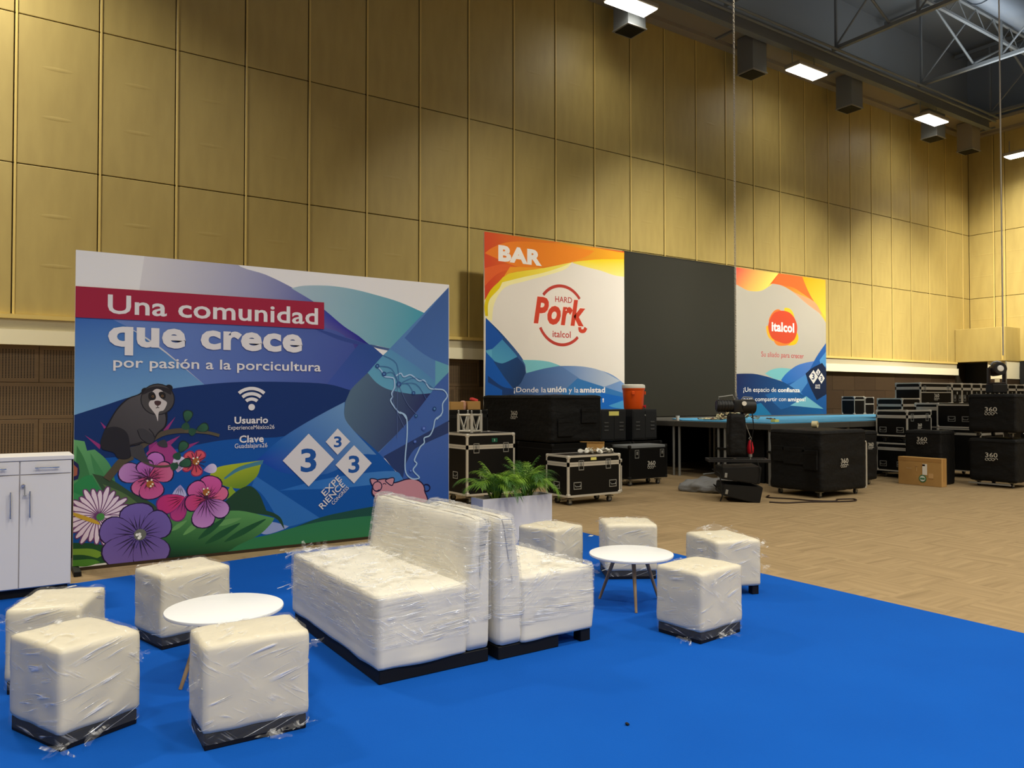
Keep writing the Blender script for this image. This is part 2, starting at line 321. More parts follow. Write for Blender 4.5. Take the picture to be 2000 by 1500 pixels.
# roof trusses spanning away from the wall, purlins along it
def truss(x,lb):
    t=thing('roof_truss',lb,'roof truss',(x,0,0),0,'roof trusses')
    bm=NB(); bxx(bm,-.06,-12.8,11.74,.06,13.3,11.84); obj('bottom_chord',bm,DKGREY,t)
    bm=NB(); bxx(bm,-.06,-12.8,14.2,.06,14.4,14.32); obj('top_chord',bm,DKGREY,t)
    for i in range(11):
        y=13.2-2.4*i
        if y<-12.6: break
        inst('truss_post','tp',lambda bm:bxx(bm,-.03,-.03,0,.03,.03,2.36),DKGREY,t,(0,y,11.84))
        inst('truss_diagonal','td',lambda bm:cyl(bm,(0,0,0),(0,-2.34,2.34),.03,n=6),DKGREY,t,(0,y,11.85))
for i,x in enumerate((1.6,6.25,10.9,15.55,20.2,24.85,29.5)):
    truss(x,['grey roof truss above the left half of the hall','grey roof truss left of the topmost ceiling light','grey roof truss at the topmost ceiling light','grey roof truss right of the hoist chain','grey roof truss meeting the beam over the middle ceiling light','grey roof truss in front of the farthest one','farthest grey roof truss, beside the end wall'][i])
for i,y in enumerate((11.6,9.2,6.8,4.4,2.0)):
    bm=NB(); bxx(bm,X0,y-.08,14.32,30.9,y+.08,14.5); tag(obj('roof_purlin',bm,DKGREY),['roof purlin nearest the gold wall','second roof purlin from the gold wall','third roof purlin from the gold wall','fourth roof purlin from the gold wall','fifth roof purlin from the gold wall'][i],'purlin','roof purlins')
    bm=NB()
    for a,b in zip((15.55,20.2,24.85),(20.2,24.85,29.5)):
        for s in (0,1): cyl(bm,(a if s else b,y,11.9),(b if s else a,y,14.2),.035,n=6)
    tag(obj('cross_bracing',bm,DKGREY),['crossed thin roof braces nearest the gold wall','second crossed roof braces from the gold wall','third crossed roof braces from the gold wall','fourth crossed roof braces from the gold wall','fifth crossed roof braces from the gold wall'][i],'roof brace','roof cross braces')
for y,z,lb in ((11.0,12.45,'thin lower roof joist nearest the gold wall, running along it'),(8.9,12.9,'thin lower roof joist farther from the gold wall, running along it')):
    t=thing('roof_joist',lb,'roof joist',(0,y,z))
    for dz in (0,.55):
        bm=NB(); bxx(bm,X0,-.04,dz,30.9,.04,dz+.07); obj('chord',bm,DKGREY,t)
    bm=NB(); 
    for k in range(32): cyl(bm,(-3+k*1.05,0,.05),(-3+(k+.5)*1.05,0,.57),.014,n=5); cyl(bm,(-3+(k+.5)*1.05,0,.57),(-3+(k+1)*1.05,0,.05),.014,n=5)
    stuff(obj('web_bars',bm,DKGREY,t))
DUCT=mat('galvanised_duct',(120,128,138),.5,.4)
for y,z,r,lb in ((10.4,13.1,.42,'large round ventilation duct close to the gold wall'),(5.6,13.3,.5,'large round ventilation duct farther from the gold wall')):
    bm=NB(); cyl(bm,(X0+.3,y,z),(30.8,y,z),r,n=20)
    for k in range(14): cyl(bm,(-8+k*2.8,y,z),(-7.95+k*2.8,y,z),r+.03,n=20)
    tag(obj('round_duct',bm,DUCT,smooth=True),lb,'duct','ventilation ducts')
# ---------------------------------------------------------------- printed panels
def clip(P,w_,h):
    for ax,lim,sg in ((0,0,1),(0,w_,-1),(1,0,1),(1,h,-1)):
        out=[]
        for i in range(len(P)):
            a,b=P[i-1],P[i]; ia=(a[ax]-lim)*sg>=0; ib=(b[ax]-lim)*sg>=0
            if ia!=ib:
                t=(lim-a[ax])/(b[ax]-a[ax]); out.append((a[0]+(b[0]-a[0])*t,a[1]+(b[1]-a[1])*t))
            if ib: out.append(b)
        P=out
        if not P: return P
    return P
def smoothp(P,n=5,closed=True):
    o=[]; m=len(P)
    for i in range(m if closed else m-1):
        p0=P[(i-1)%m] if closed or i>0 else P[i]; p1=P[i]; p2=P[(i+1)%m]; p3=P[(i+2)%m] if closed or i<m-2 else P[i+1]
        for k in range(n):
            t=k/n; o.append(tuple(.5*((2*p1[a])+(-p0[a]+p2[a])*t+(2*p0[a]-5*p1[a]+4*p2[a]-p3[a])*t*t+(-p0[a]+3*p1[a]-3*p2[a]+p3[a])*t**3) for a in (0,1)))
    if not closed: o.append(P[-1])
    return o
def autosmooth(P):
    """round only the corners that turn gently, keep sharp ones"""
    o=[]; m=len(P)
    def ang(i):
        a=Vector(P[i])-Vector(P[i-1]); b=Vector(P[(i+1)%m])-Vector(P[i])
        if a.length<1e-6 or b.length<1e-6: return 0
        return math.degrees(a.angle(b))
    sh=[ang(i)>38 for i in range(m)]
    for i in range(m):
        j=(i+1)%m; p1=P[i]; p2=P[j]
        p0=P[i-1] if not sh[i] else (2*p1[0]-p2[0],2*p1[1]-p2[1]); p3=P[(j+1)%m] if not sh[j] else (2*p2[0]-p1[0],2*p2[1]-p1[1])
        for k in range(4):
            t=k/4; o.append(tuple(.5*((2*p1[a])+(-p0[a]+p2[a])*t+(2*p0[a]-5*p1[a]+4*p2[a]-p3[a])*t*t+(-p0[a]+3*p1[a]-3*p2[a]+p3[a])*t**3) for a in (0,1)))
    return o
def stroke(P,w_):
    P=smoothp(P,4,False) if len(P)>2 else P; L=[];R=[]
    for i,p in enumerate(P):
        a=P[max(i-1,0)]; b=P[min(i+1,len(P)-1)]; d=Vector((b[0]-a[0],b[1]-a[1])); 
        if d.length<1e-6: continue
        d.normalize(); L.append((p[0]-d.y*w_/2,p[1]+d.x*w_/2)); R.append((p[0]+d.y*w_/2,p[1]-d.x*w_/2))
    return [[L[i],L[i+1],R[i+1],R[i]] for i in range(len(L)-1)]
def text_mesh(s,bold,box,y,ang=0,shear=0,depth=0.0):
    c=bpy.data.curves.new('t','FONT'); c.body=s; c.offset=bold*.45; c.resolution_u=3; c.shear=shear
    if bold>.02: c.space_character=1+bold*.6
    o=bpy.data.objects.new('t',c); COL.objects.link(o); bpy.context.view_layer.update()
    me=bpy.data.meshes.new_from_object(o.evaluated_get(bpy.context.evaluated_depsgraph_get())); bpy.data.objects.remove(o); bpy.data.curves.remove(c)
    xs=[v.co.x for v in me.vertices]; ys=[v.co.y for v in me.vertices]; x0,x1,z0,z1=box; a0,a1,b0,b1=min(xs),max(xs),min(ys),max(ys)
    cx,cz=(x0+x1)/2,(z0+z1)/2; ca,sa=math.cos(math.radians(ang)),math.sin(math.radians(ang))
    for v in me.vertices:
        X=x0+(v.co.x-a0)/(a1-a0)*(x1-x0)-cx; Z=z0+(v.co.y-b0)/(b1-b0)*(z1-z0)-cz
        v.co=(cx+X*ca-Z*sa,y,cz+X*sa+Z*ca)
    return me
def flatmat(c): return mat('ink_%d_%d_%d'%tuple(c),c,.55,0,None,.3)
def artwork(parent,art,w_,h,base):
    V=[];F=[];C=[]; dep=[0]; texts=[]
    def add(P,fn):
        P=clip(P,w_,h)
        if len(P)<3: return
        dep[0]+=.00002; b=len(V)
        for tri in tessellate_polygon([[Vector((p[0],p[1],0)) for p in P]]): F.append([b+i for i in tri])
        for p in P: V.append((p[0],-.002-dep[0],p[1])); C.append(fn(p))
    cst=lambda c: (lambda p: s2l(c))
    def ell(c,a,b,n=24): return [(c[0]+a*math.cos(k*2*PI/n),c[1]+b*math.sin(k*2*PI/n)) for k in range(n)]
    add([(0,0),(w_,0),(w_,h),(0,h)],cst(base))
    for e in art:
        k=e[0]
        if k=='P':
            P,c,g,sm=e[1:]
            P=[tuple(p) for p in P]; P=smoothp(P) if sm else autosmooth(P)
            if g:
                a,b,c2=g; dx,dy=b[0]-a[0],b[1]-a[1]; L2=dx*dx+dy*dy
                la,lb=s2l(c),s2l(c2)
                fn=lambda p: tuple(max(.002,min(.9,la[i]+(lb[i]-la[i])*(((p[0]-a[0])*dx+(p[1]-a[1])*dy)/L2))) for i in range(3))+(1,)
            else: fn=cst(c)
            add(P,fn)
        elif k=='S':
            for q in stroke([tuple(p) for p in e[1]],e[2]): add(q,cst(e[3])); dep[0]-=.00002
            dep[0]+=.00002
        elif k=='C': add(ell(e[1],e[2],e[2],18),cst(e[3]))
        elif k=='E': add(ell(e[1],e[2],e[3]),cst(e[4]))
        elif k=='B':
            P=smoothp([tuple(p) for p in e[1]]); add(P,cst(e[2])); q=P+[P[0]]
            for s in stroke(q[::2]+[q[-1]] if len(q)%2==0 else q[::2],e[4]): add(s,cst(e[3])); dep[0]-=.00002
            dep[0]+=.00002
        elif k=='F':
            c,ang,l,w2,ca,cb,ol=e[1:]; an=math.radians(ang); ux,uy=math.cos(an),math.sin(an)
            def pet(sc,d=0):
                o=[]
                for t in range(20):
                    u=t/20*2*PI; r=.5-.5*math.cos(u); s=math.sin(u)*(r**.45); r2=r*l*sc+(d if r>.3 else 0); s2=s*w2*.5*sc*1.25+(d if s>0 else -d)
                    o.append((c[0]+ux*r2-uy*s2,c[1]+uy*r2+ux*s2))
                return o
            if ol: add(pet(1,.009),cst(ol))
            la,lb=s2l(ca),s2l(cb); add(pet(1),lambda p:tuple(la[i]+(lb[i]-la[i])*min(1,math.hypot(p[0]-c[0],p[1]-c[1])/l) for i in range(3))+(1,))
            if w2>.1:
                for q in (-22,-8,8,22):
                    a2=an+math.radians(q); add([(c[0]+.02*math.cos(a2),c[1]+.02*math.sin(a2)),(c[0]+.3*l*math.cos(a2+.06),c[1]+.3*l*math.sin(a2+.06)),(c[0]+.68*l*math.cos(a2),c[1]+.68*l*math.sin(a2)),(c[0]+.3*l*math.cos(a2-.06),c[1]+.3*l*math.sin(a2-.06))],cst([v*.45 for v in ca]))
        elif k=='T': texts.append(e)
    me=bpy.data.meshes.new('printed_graphics'); me.from_pydata(V,[],F); me.materials.append(PRINT)
    ca=me.color_attributes.new('Col','FLOAT_COLOR','POINT')
    for i,c in enumerate(C): ca.data[i].color=c
    link('printed_graphics',me,parent)
    for e in texts:
        dep[0]+=.00002
        tm=text_mesh(e[1],e[4],e[2],-.0022-dep[0],e[5],e[6] if len(e)>6 else 0); tm.materials.append(flatmat(e[3])); link('lettering',tm,parent)
ART_WELCOME=[
 ['P',[[0.595,3.088],[1.24,3.118],[1.495,2.969],[1.76,2.907],[2.091,2.77],[2.437,2.587],[2.799,2.343],[2.936,2.22],[3.101,2.097],[2.74,1.692],[2.21,1.477],[-0.017,1.496],[-0.024,2.256],[0.531,2.583]],[232,226,222],[[0.494,2.68],[2.206,2.315],[88,98,168]],0],
 ['P',[[-0.025,2.39],[0.246,2.387],[0.671,2.131],[1.15,1.735],[0.814,1.615],[-0.015,1.353]],[62,112,185],[[0.097,2.311],[0.232,1.494],[115,165,208]],0],
 ['P',[[0.246,2.387],[0.671,2.151],[1.15,1.735],[1.984,1.776],[2.74,1.692],[2.825,1.937],[2.738,2.212],[2.396,2.38],[1.145,2.379]],[104,132,194],[[0.67,2.242],[2.44,1.815],[70,90,164]],0],
 ['P',[[2.39,2.584],[2.273,2.655],[2.391,2.335],[2.677,2.279],[2.923,2.214],[2.799,2.209],[2.58,2.258],[2.321,2.331]],[70,90,165],None,0],
 ['P',[[2.286,2.363],[2.438,2.337],[2.616,2.288],[2.799,2.244],[2.942,2.215],[2.799,2.209],[2.557,2.257]],[48,72,145],None,0],
 ['P',[[2.799,2.209],[2.949,2.215],[3.101,2.097],[2.912,1.892],[2.704,1.692],[2.429,1.758]],[40,78,150],[[2.924,2.173],[2.559,1.726],[58,84,165]],0],
 ['P',[[2.029,2.787],[2.147,2.822],[2.319,2.841],[2.506,2.848],[2.735,2.832],[2.984,2.793],[3.307,2.727],[3.629,2.621],[3.191,2.177],[3.024,2.206],[2.936,2.214],[2.799,2.308],[2.616,2.414],[2.413,2.568],[2.273,2.661]],[172,196,205],[[2.147,2.702],[3.242,2.567],[108,172,188]],0],
 ['P',[[2.936,2.218],[3.191,2.177],[3.165,2.152],[2.999,2.182]],[66,92,140],None,0],
 ['P',[[3.956,2.947],[3.191,2.183],[3.101,2.097],[2.912,1.892],[2.801,1.762],[2.644,1.531],[2.632,1.388],[2.681,1.273],[3.054,0.971],[3.359,0.648],[3.447,-0.035],[3.961,-0.075]],[86,132,188],None,0],
 ['P',[[3.963,2.954],[3.964,1.999],[3.782,2.056],[3.643,2.12],[3.521,2.195],[3.374,2.31]],[66,104,168],[[3.711,2.571],[3.993,2.024],[70,112,178]],0],
 ['P',[[2.912,1.892],[3.101,2.097],[3.191,2.171],[3.576,1.953],[3.852,1.748],[3.72,1.661],[3.576,1.651],[3.442,1.654],[3.179,1.701],[3.026,1.776]],[84,142,188],[[3.441,2.071],[3.115,1.73],[98,168,196]],0],
 ['P',[[3.782,2.056],[3.964,2.001],[3.965,1.899],[3.782,1.748]],[98,166,186],None,0],
 ['P',[[2.912,1.892],[3.026,1.776],[3.179,1.701],[3.442,1.654],[3.576,1.651],[3.72,1.661],[3.577,1.491],[3.377,1.276],[3.029,0.966],[2.828,1.125],[2.681,1.29],[2.635,1.394],[2.632,1.531],[2.704,1.692]],[84,110,132],[[2.74,1.646],[3.443,1.347],[44,58,104]],0],
 ['P',[[3.965,1.918],[3.782,1.748],[3.72,1.661],[3.443,1.347],[3.029,0.954],[3.131,0.903],[3.966,1.314]],[62,98,170],None,0],
 ['P',[[3.11,0.932],[3.932,1.314],[3.966,1.314],[3.966,1.18],[3.632,1.056],[3.471,0.96],[3.36,0.635],[3.344,0.679],[3.219,0.799]],[38,58,108],None,0],
 ['P',[[3.966,1.18],[3.632,1.056],[3.471,0.96],[3.36,0.678],[3.385,0.059],[3.968,0.004]],[64,98,172],[[3.632,1.012],[3.799,0.211],[46,90,170]],0],
 ['P',[[-0.014,1.201],[-0.003,0.075],[1.162,0.014],[3.961,-0.025],[3.38,0.27],[3.359,0.648],[3.054,0.971],[2.742,1.242],[2.638,1.388],[2.644,1.56],[2.211,1.366],[1.663,1.214]],[0,84,165],None,0],
 ['P',[[-0.016,1.439],[0.232,1.527],[0.494,1.62],[0.814,1.691],[1.15,1.74],[1.503,1.77],[1.984,1.776],[2.429,1.758],[2.704,1.692],[2.644,1.56],[2.442,1.464],[2.155,1.311],[1.96,1.195],[1.559,1.184],[1.253,1.162],[0.68,1.065],[-0.012,1.021]],[0,46,108],None,0],
 ['P',[[2.638,1.56],[2.442,1.464],[2.155,1.311],[1.905,1.153],[1.665,0.945],[1.745,0.915],[1.99,0.794],[2.445,0.769],[2.804,0.952],[3.022,0.955],[2.742,1.242],[2.638,1.388]],[104,148,196],[[2.53,1.475],[2.045,0.901],[2,92,175]],0],
 ['P',[[1.662,0.787],[2.354,0.291],[2.028,0.227],[1.936,0.249],[1.752,0.563],[1.624,0.687]],[44,112,188],None,0],
 ['P',[[1.907,0.617],[2.283,0.692],[2.707,0.742],[3.234,0.756],[3.352,0.671],[3.36,0.606],[3.005,0.614],[2.564,0.6],[2.147,0.614]],[64,128,196],[[3.157,0.718],[2.013,0.616],[36,110,190]],0],
 ['P',[[1.678,0.208],[1.754,0.266],[1.844,0.29],[2.015,0.229],[1.956,0.201],[1.78,0.166]],[150,165,212],None,0],
 ['P',[[1.936,0.171],[2.354,0.291],[2.651,0.334],[3.006,0.368],[3.006,0.249],[2.424,0.218]],[26,78,66],None,0],
 ['P',[[1.26,0.136],[1.503,0.137],[1.793,0.159],[2.068,0.211],[2.382,0.249],[2.68,0.256],[2.97,0.259],[3.968,0.197],[3.968,-0.041],[2.932,-0.009],[1.261,-0.001]],[46,122,78],None,0],
 ['P',[[-0.014,1.22],[0.086,1.198],[0.108,1.111],[0.171,1.119],[0.258,1.033],[0.315,0.934],[0.346,0.81],[0.24,0.6],[-0.008,0.619]],[98,165,105],[[0.066,1.161],[0.304,0.716],[58,128,80]],0],
 ['P',[[0.024,1.162],[0.101,0.992],[0.197,0.627],[0.133,0.632],[0.026,0.877]],[58,122,72],None,0],
 ['P',[[0.133,1.091],[0.259,0.864],[0.291,0.693],[0.252,0.695],[0.173,0.893]],[66,135,82],None,0],
 ['P',[[0.152,0.894],[0.303,0.837],[0.511,0.677],[0.684,0.566],[0.8,0.406],[0.639,0.37],[0.371,0.517]],[52,78,52],None,0],
 ['P',[[0.238,0.793],[0.457,0.666],[0.685,0.441],[0.414,0.562]],[84,112,66],None,0],
 ['P',[[-0.01,0.794],[0.089,0.873],[0.152,0.879],[0.204,0.771],[0.261,0.646],[0.176,0.59],[-0.008,0.619]],[42,134,76],None,0],
 ['P',[[-0.01,0.737],[0.24,0.6],[0.092,0.587],[-0.008,0.619]],[60,150,90],None,0],
 ['P',[[-0.005,0.264],[0.2,0.233],[0.374,0.152],[0.41,0.05],[0.245,0.046],[-0.003,0.042]],[30,78,40],None,0],
 ['P',[[-0.005,0.207],[0.158,0.19],[0.266,0.13],[0.202,0.099],[0.096,0.139],[-0.004,0.151]],[120,160,52],None,0],
 ['P',[[-0.004,0.103],[0.159,0.094],[0.228,0.057],[0.118,0.032],[-0.003,0.047]],[82,140,48],None,0],
 ['P',[[1.743,0.949],[1.342,0.911],[1.222,0.869],[1.196,0.794],[1.262,0.749],[1.397,0.684],[1.534,0.661],[1.673,0.781],[1.715,0.9]],[168,182,40],[[1.491,0.89],[1.534,0.661],[104,140,36]],0],
 ['P',[[1.304,0.565],[1.411,0.697],[1.466,0.624],[1.357,0.561]],[140,170,40],None,0],
 ['P',[[1.743,0.952],[1.491,0.89],[1.343,0.786],[1.349,0.768],[1.505,0.854],[1.729,0.907]],[70,130,150],None,0],
 ['P',[[1.358,0.547],[1.466,0.638],[1.562,0.685],[1.632,0.672],[1.702,0.593],[1.746,0.49],[1.775,0.416],[1.861,0.38],[1.934,0.316],[1.971,0.196],[1.861,0.337],[1.633,0.399],[1.399,0.432]],[32,68,44],None,0],
 ['P',[[0.743,0.02],[0.718,0.116],[0.789,0.442],[0.927,0.498],[1.225,0.447],[1.494,0.439],[1.775,0.358],[1.861,0.329],[1.818,0.268],[1.705,0.172],[1.497,0.087],[1.334,0.02],[0.968,0.014]],[88,150,82],[[1.094,0.457],[1.032,0.081],[20,78,46]],0],
 ['P',[[1.522,0.359],[1.358,0.358],[1.239,0.307],[1.372,0.302]],[104,160,92],None,1],
 ['P',[[1.509,0.311],[1.299,0.24],[1.161,0.129],[1.332,0.179]],[28,84,48],None,1],
 ['P',[[1.359,0.38],[1.195,0.296],[1.096,0.184],[1.231,0.245]],[28,84,48],None,1],
 ['P',[[1.775,0.33],[1.522,0.247],[1.347,0.13],[1.551,0.19]],[28,84,48],None,1],
 ['P',[[1.172,0.41],[1.035,0.337],[0.954,0.239],[1.068,0.292]],[104,160,92],None,1],
 ['P',[[0.991,0.384],[0.896,0.351],[0.84,0.29],[0.919,0.313]],[104,160,92],None,1],
 ['P',[[-0.002,1.027],[0.039,0.987],[0.048,0.911],[0.035,0.848],[-0.0,0.837]],[28,30,80],None,0],
 ['P',[[-0.002,0.989],[0.032,0.949],[0.029,0.886],[-0.001,0.875]],[160,90,70],None,0],
 ['P',[[0.876,1.418],[0.764,1.288],[0.795,1.267]],[150,50,120],None,0],
 ['P',[[0.921,1.23],[0.771,1.16],[0.809,1.112]],[150,50,120],None,0],
 ['P',[[1.104,1.166],[0.935,1.121],[0.961,1.072]],[150,50,120],None,0],
 ['P',[[0.215,1.38],[0.247,1.313],[0.268,1.325]],[150,50,120],None,0],
 ['P',[[0.089,1.255],[0.224,1.159],[0.212,1.12]],[150,50,120],None,0],
 ['P',[[0.636,1.145],[0.709,1.182],[0.637,1.065]],[150,50,120],None,0],
 ['P',[[0.613,1.066],[0.709,1.169],[0.834,1.138],[0.897,1.055],[0.936,0.944],[0.811,0.897],[0.662,0.931]],[168,60,130],None,0],
 ['F',[1.064,0.952],60,0.13,0.1,[196,52,88],[225,90,100],[150,40,90]],
 ['F',[1.064,0.952],130,0.13,0.1,[196,52,88],[225,90,100],[150,40,90]],
 ['F',[1.064,0.952],200,0.13,0.1,[196,52,88],[225,90,100],[150,40,90]],
 ['F',[1.064,0.952],280,0.13,0.1,[196,52,88],[225,90,100],[150,40,90]],
 ['F',[1.143,0.873],10,0.13,0.1,[170,130,200],[225,215,235],None],
 ['F',[0.639,0.839],70,0.24,0.16,[170,60,150],[200,120,200],[38,18,60]],
 ['F',[0.639,0.839],165,0.27,0.19,[150,70,150],[196,140,200],[38,18,60]],
 ['F',[0.639,0.839],110,0.16,0.15,[165,70,150],[190,110,190],[38,18,60]],
 ['F',[0.639,0.839],15,0.22,0.2,[190,50,110],[215,110,150],[38,18,60]],
 ['F',[0.639,0.839],235,0.2,0.16,[190,50,110],[215,110,160],[38,18,60]],
 ['F',[0.639,0.839],280,0.22,0.22,[200,60,120],[205,90,150],[38,18,60]],
 ['F',[0.899,0.865],80,0.16,0.13,[200,150,200],[225,215,235],None],
 ['F',[0.925,0.742],265,0.18,0.14,[150,140,205],[215,215,240],None],
 ['F',[0.964,0.617],250,0.24,0.14,[150,50,120],[190,60,130],[120,40,110]],
 ['F',[0.964,0.617],200,0.26,0.18,[215,50,110],[190,50,120],[120,40,110]],
 ['F',[0.964,0.617],330,0.2,0.14,[170,60,140],[190,70,140],[120,40,110]],
 ['F',[1.171,0.575],20,0.22,0.14,[230,90,130],[220,110,150],[38,18,60]],
 ['F',[1.171,0.575],75,0.24,0.22,[190,60,120],[215,90,160],[38,18,60]],
 ['F',[1.171,0.575],130,0.22,0.18,[180,60,120],[215,100,165],[38,18,60]],
 ['F',[1.171,0.575],190,0.2,0.16,[215,60,110],[200,70,130],[38,18,60]],
 ['F',[1.171,0.575],262,0.28,0.22,[150,60,150],[200,140,205],[38,18,60]],
 ['F',[1.171,0.575],322,0.26,0.17,[150,70,150],[205,150,210],[38,18,60]],
 ['F',[0.207,0.492],4.0,0.24,0.042,[232,212,228],[236,218,232],[110,60,110]],
 ['F',[0.207,0.492],17.846,0.26,0.042,[232,212,228],[236,218,232],[110,60,110]],
 ['F',[0.207,0.492],31.692,0.28,0.042,[232,212,228],[236,218,232],[110,60,110]],
 ['F',[0.207,0.492],45.538,0.24,0.042,[232,212,228],[236,218,232],[110,60,110]],
 ['F',[0.207,0.492],59.385,0.26,0.042,[232,212,228],[236,218,232],[110,60,110]],
 ['F',[0.207,0.492],73.231,0.28,0.042,[232,212,228],[236,218,232],[110,60,110]],
 ['F',[0.207,0.492],87.077,0.24,0.042,[232,212,228],[236,218,232],[110,60,110]],
 ['F',[0.207,0.492],100.923,0.26,0.042,[232,212,228],[236,218,232],[110,60,110]],
 ['F',[0.207,0.492],114.769,0.28,0.042,[232,212,228],[236,218,232],[110,60,110]],
 ['F',[0.207,0.492],128.615,0.24,0.042,[232,212,228],[236,218,232],[110,60,110]],
 ['F',[0.207,0.492],142.462,0.26,0.042,[232,212,228],[236,218,232],[110,60,110]],
 ['F',[0.207,0.492],156.308,0.28,0.042,[232,212,228],[236,218,232],[110,60,110]],
 ['F',[0.207,0.492],170.154,0.24,0.042,[232,212,228],[236,218,232],[110,60,110]],
 ['F',[0.207,0.492],184.0,0.26,0.042,[232,212,228],[236,218,232],[110,60,110]],
 ['F',[0.207,0.492],197.846,0.28,0.042,[232,212,228],[236,218,232],[110,60,110]],
 ['F',[0.207,0.492],211.692,0.24,0.042,[232,212,228],[236,218,232],[110,60,110]],
 ['F',[0.207,0.492],225.538,0.26,0.042,[232,212,228],[236,218,232],[110,60,110]],
 ['F',[0.207,0.492],239.385,0.28,0.042,[232,212,228],[236,218,232],[110,60,110]],
 ['F',[0.207,0.492],253.231,0.24,0.042,[232,212,228],[236,218,232],[110,60,110]],
 ['F',[0.207,0.492],267.077,0.26,0.042,[232,212,228],[236,218,232],[110,60,110]],
 ['F',[0.207,0.492],280.923,0.28,0.042,[232,212,228],[236,218,232],[110,60,110]],
 ['F',[0.207,0.492],294.769,0.24,0.042,[232,212,228],[236,218,232],[110,60,110]],
 ['F',[0.207,0.492],308.615,0.26,0.042,[232,212,228],[236,218,232],[110,60,110]],
 ['F',[0.207,0.492],322.462,0.28,0.042,[232,212,228],[236,218,232],[110,60,110]],
 ['F',[0.207,0.492],336.308,0.24,0.042,[232,212,228],[236,218,232],[110,60,110]],
 ['F',[0.207,0.492],350.154,0.26,0.042,[232,212,228],[236,218,232],[110,60,110]],
 ['F',[0.553,0.285],95,0.3,0.3,[100,76,150],[116,96,172],[38,18,60]],
 ['F',[0.553,0.285],25,0.3,0.28,[100,76,150],[116,96,172],[38,18,60]],
 ['F',[0.553,0.285],165,0.34,0.26,[100,76,150],[116,96,172],[38,18,60]],
 ['F',[0.553,0.285],225,0.36,0.32,[100,76,150],[116,96,172],[38,18,60]],
 ['F',[0.553,0.285],300,0.36,0.34,[100,76,150],[116,96,172],[38,18,60]],
 ['S',[[0.639,0.819],[0.739,0.819]],0.006,[70,30,60]],
 ['S',[[0.639,0.819],[0.728,0.865]],0.006,[70,30,60]],
 ['S',[[0.639,0.819],[0.696,0.901]],0.006,[70,30,60]],
 ['S',[[0.639,0.819],[0.651,0.918]],0.006,[70,30,60]],
 ['S',[[0.639,0.819],[0.604,0.913]],0.006,[70,30,60]],
 ['S',[[0.639,0.819],[0.564,0.885]],0.006,[70,30,60]],
 ['S',[[0.639,0.819],[0.542,0.843]],0.006,[70,30,60]],
 ['S',[[0.639,0.819],[0.542,0.795]],0.006,[70,30,60]],
 ['S',[[0.639,0.819],[0.564,0.753]],0.006,[70,30,60]],
 ['S',[[0.639,0.819],[0.603,0.726]],0.006,[70,30,60]],
 ['S',[[0.639,0.819],[0.651,0.72]],0.006,[70,30,60]],
 ['S',[[0.639,0.819],[0.696,0.737]],0.006,[70,30,60]],
 ['S',[[0.639,0.819],[0.727,0.772]],0.006,[70,30,60]],
 ['S',[[1.171,0.596],[1.271,0.596]],0.006,[70,30,60]],
 ['S',[[1.171,0.596],[1.26,0.642]],0.006,[70,30,60]],
 ['S',[[1.171,0.596],[1.228,0.678]],0.006,[70,30,60]],
 ['S',[[1.171,0.596],[1.183,0.695]],0.006,[70,30,60]],
 ['S',[[1.171,0.596],[1.136,0.69]],0.006,[70,30,60]],
 ['S',[[1.171,0.596],[1.096,0.662]],0.006,[70,30,60]],
 ['S',[[1.171,0.596],[1.074,0.62]],0.006,[70,30,60]],
 ['S',[[1.171,0.596],[1.074,0.572]],0.006,[70,30,60]],
 ['S',[[1.171,0.596],[1.096,0.53]],0.006,[70,30,60]],
 ['S',[[1.171,0.596],[1.135,0.503]],0.006,[70,30,60]],
 ['S',[[1.171,0.596],[1.183,0.497]],0.006,[70,30,60]],
 ['S',[[1.171,0.596],[1.228,0.514]],0.006,[70,30,60]],
 ['S',[[1.171,0.596],[1.259,0.549]],0.006,[70,30,60]],
 ['S',[[1.064,0.959],[1.164,0.959]],0.006,[70,30,60]],
 ['S',[[1.064,0.959],[1.153,1.005]],0.006,[70,30,60]],
 ['S',[[1.064,0.959],[1.121,1.041]],0.006,[70,30,60]],
 ['S',[[1.064,0.959],[1.076,1.058]],0.006,[70,30,60]],
 ['S',[[1.064,0.959],[1.029,1.053]],0.006,[70,30,60]],
 ['S',[[1.064,0.959],[0.989,1.025]],0.006,[70,30,60]],
 ['S',[[1.064,0.959],[0.967,0.983]],0.006,[70,30,60]],
 ['S',[[1.064,0.959],[0.967,0.935]],0.006,[70,30,60]],
 ['S',[[1.064,0.959],[0.989,0.893]],0.006,[70,30,60]],
 ['S',[[1.064,0.959],[1.028,0.866]],0.006,[70,30,60]],
 ['S',[[1.064,0.959],[1.076,0.86]],0.006,[70,30,60]],
 ['S',[[1.064,0.959],[1.121,0.877]],0.006,[70,30,60]],
 ['S',[[1.064,0.959],[1.152,0.912]],0.006,[70,30,60]],
 ['S',[[0.565,0.25],[0.665,0.25]],0.006,[50,40,110]],
 ['S',[[0.565,0.25],[0.654,0.296]],0.006,[50,40,110]],
 ['S',[[0.565,0.25],[0.622,0.332]],0.006,[50,40,110]],
 ['S',[[0.565,0.25],[0.577,0.349]],0.006,[50,40,110]],
 ['S',[[0.565,0.25],[0.53,0.344]],0.006,[50,40,110]],
 ['S',[[0.565,0.25],[0.49,0.316]],0.006,[50,40,110]],
 ['S',[[0.565,0.25],[0.468,0.274]],0.006,[50,40,110]],
 ['S',[[0.565,0.25],[0.468,0.226]],0.006,[50,40,110]],
 ['S',[[0.565,0.25],[0.49,0.184]],0.006,[50,40,110]],
 ['S',[[0.565,0.25],[0.529,0.157]],0.006,[50,40,110]],
 ['S',[[0.565,0.25],[0.577,0.151]],0.006,[50,40,110]],
 ['S',[[0.565,0.25],[0.622,0.168]],0.006,[50,40,110]],
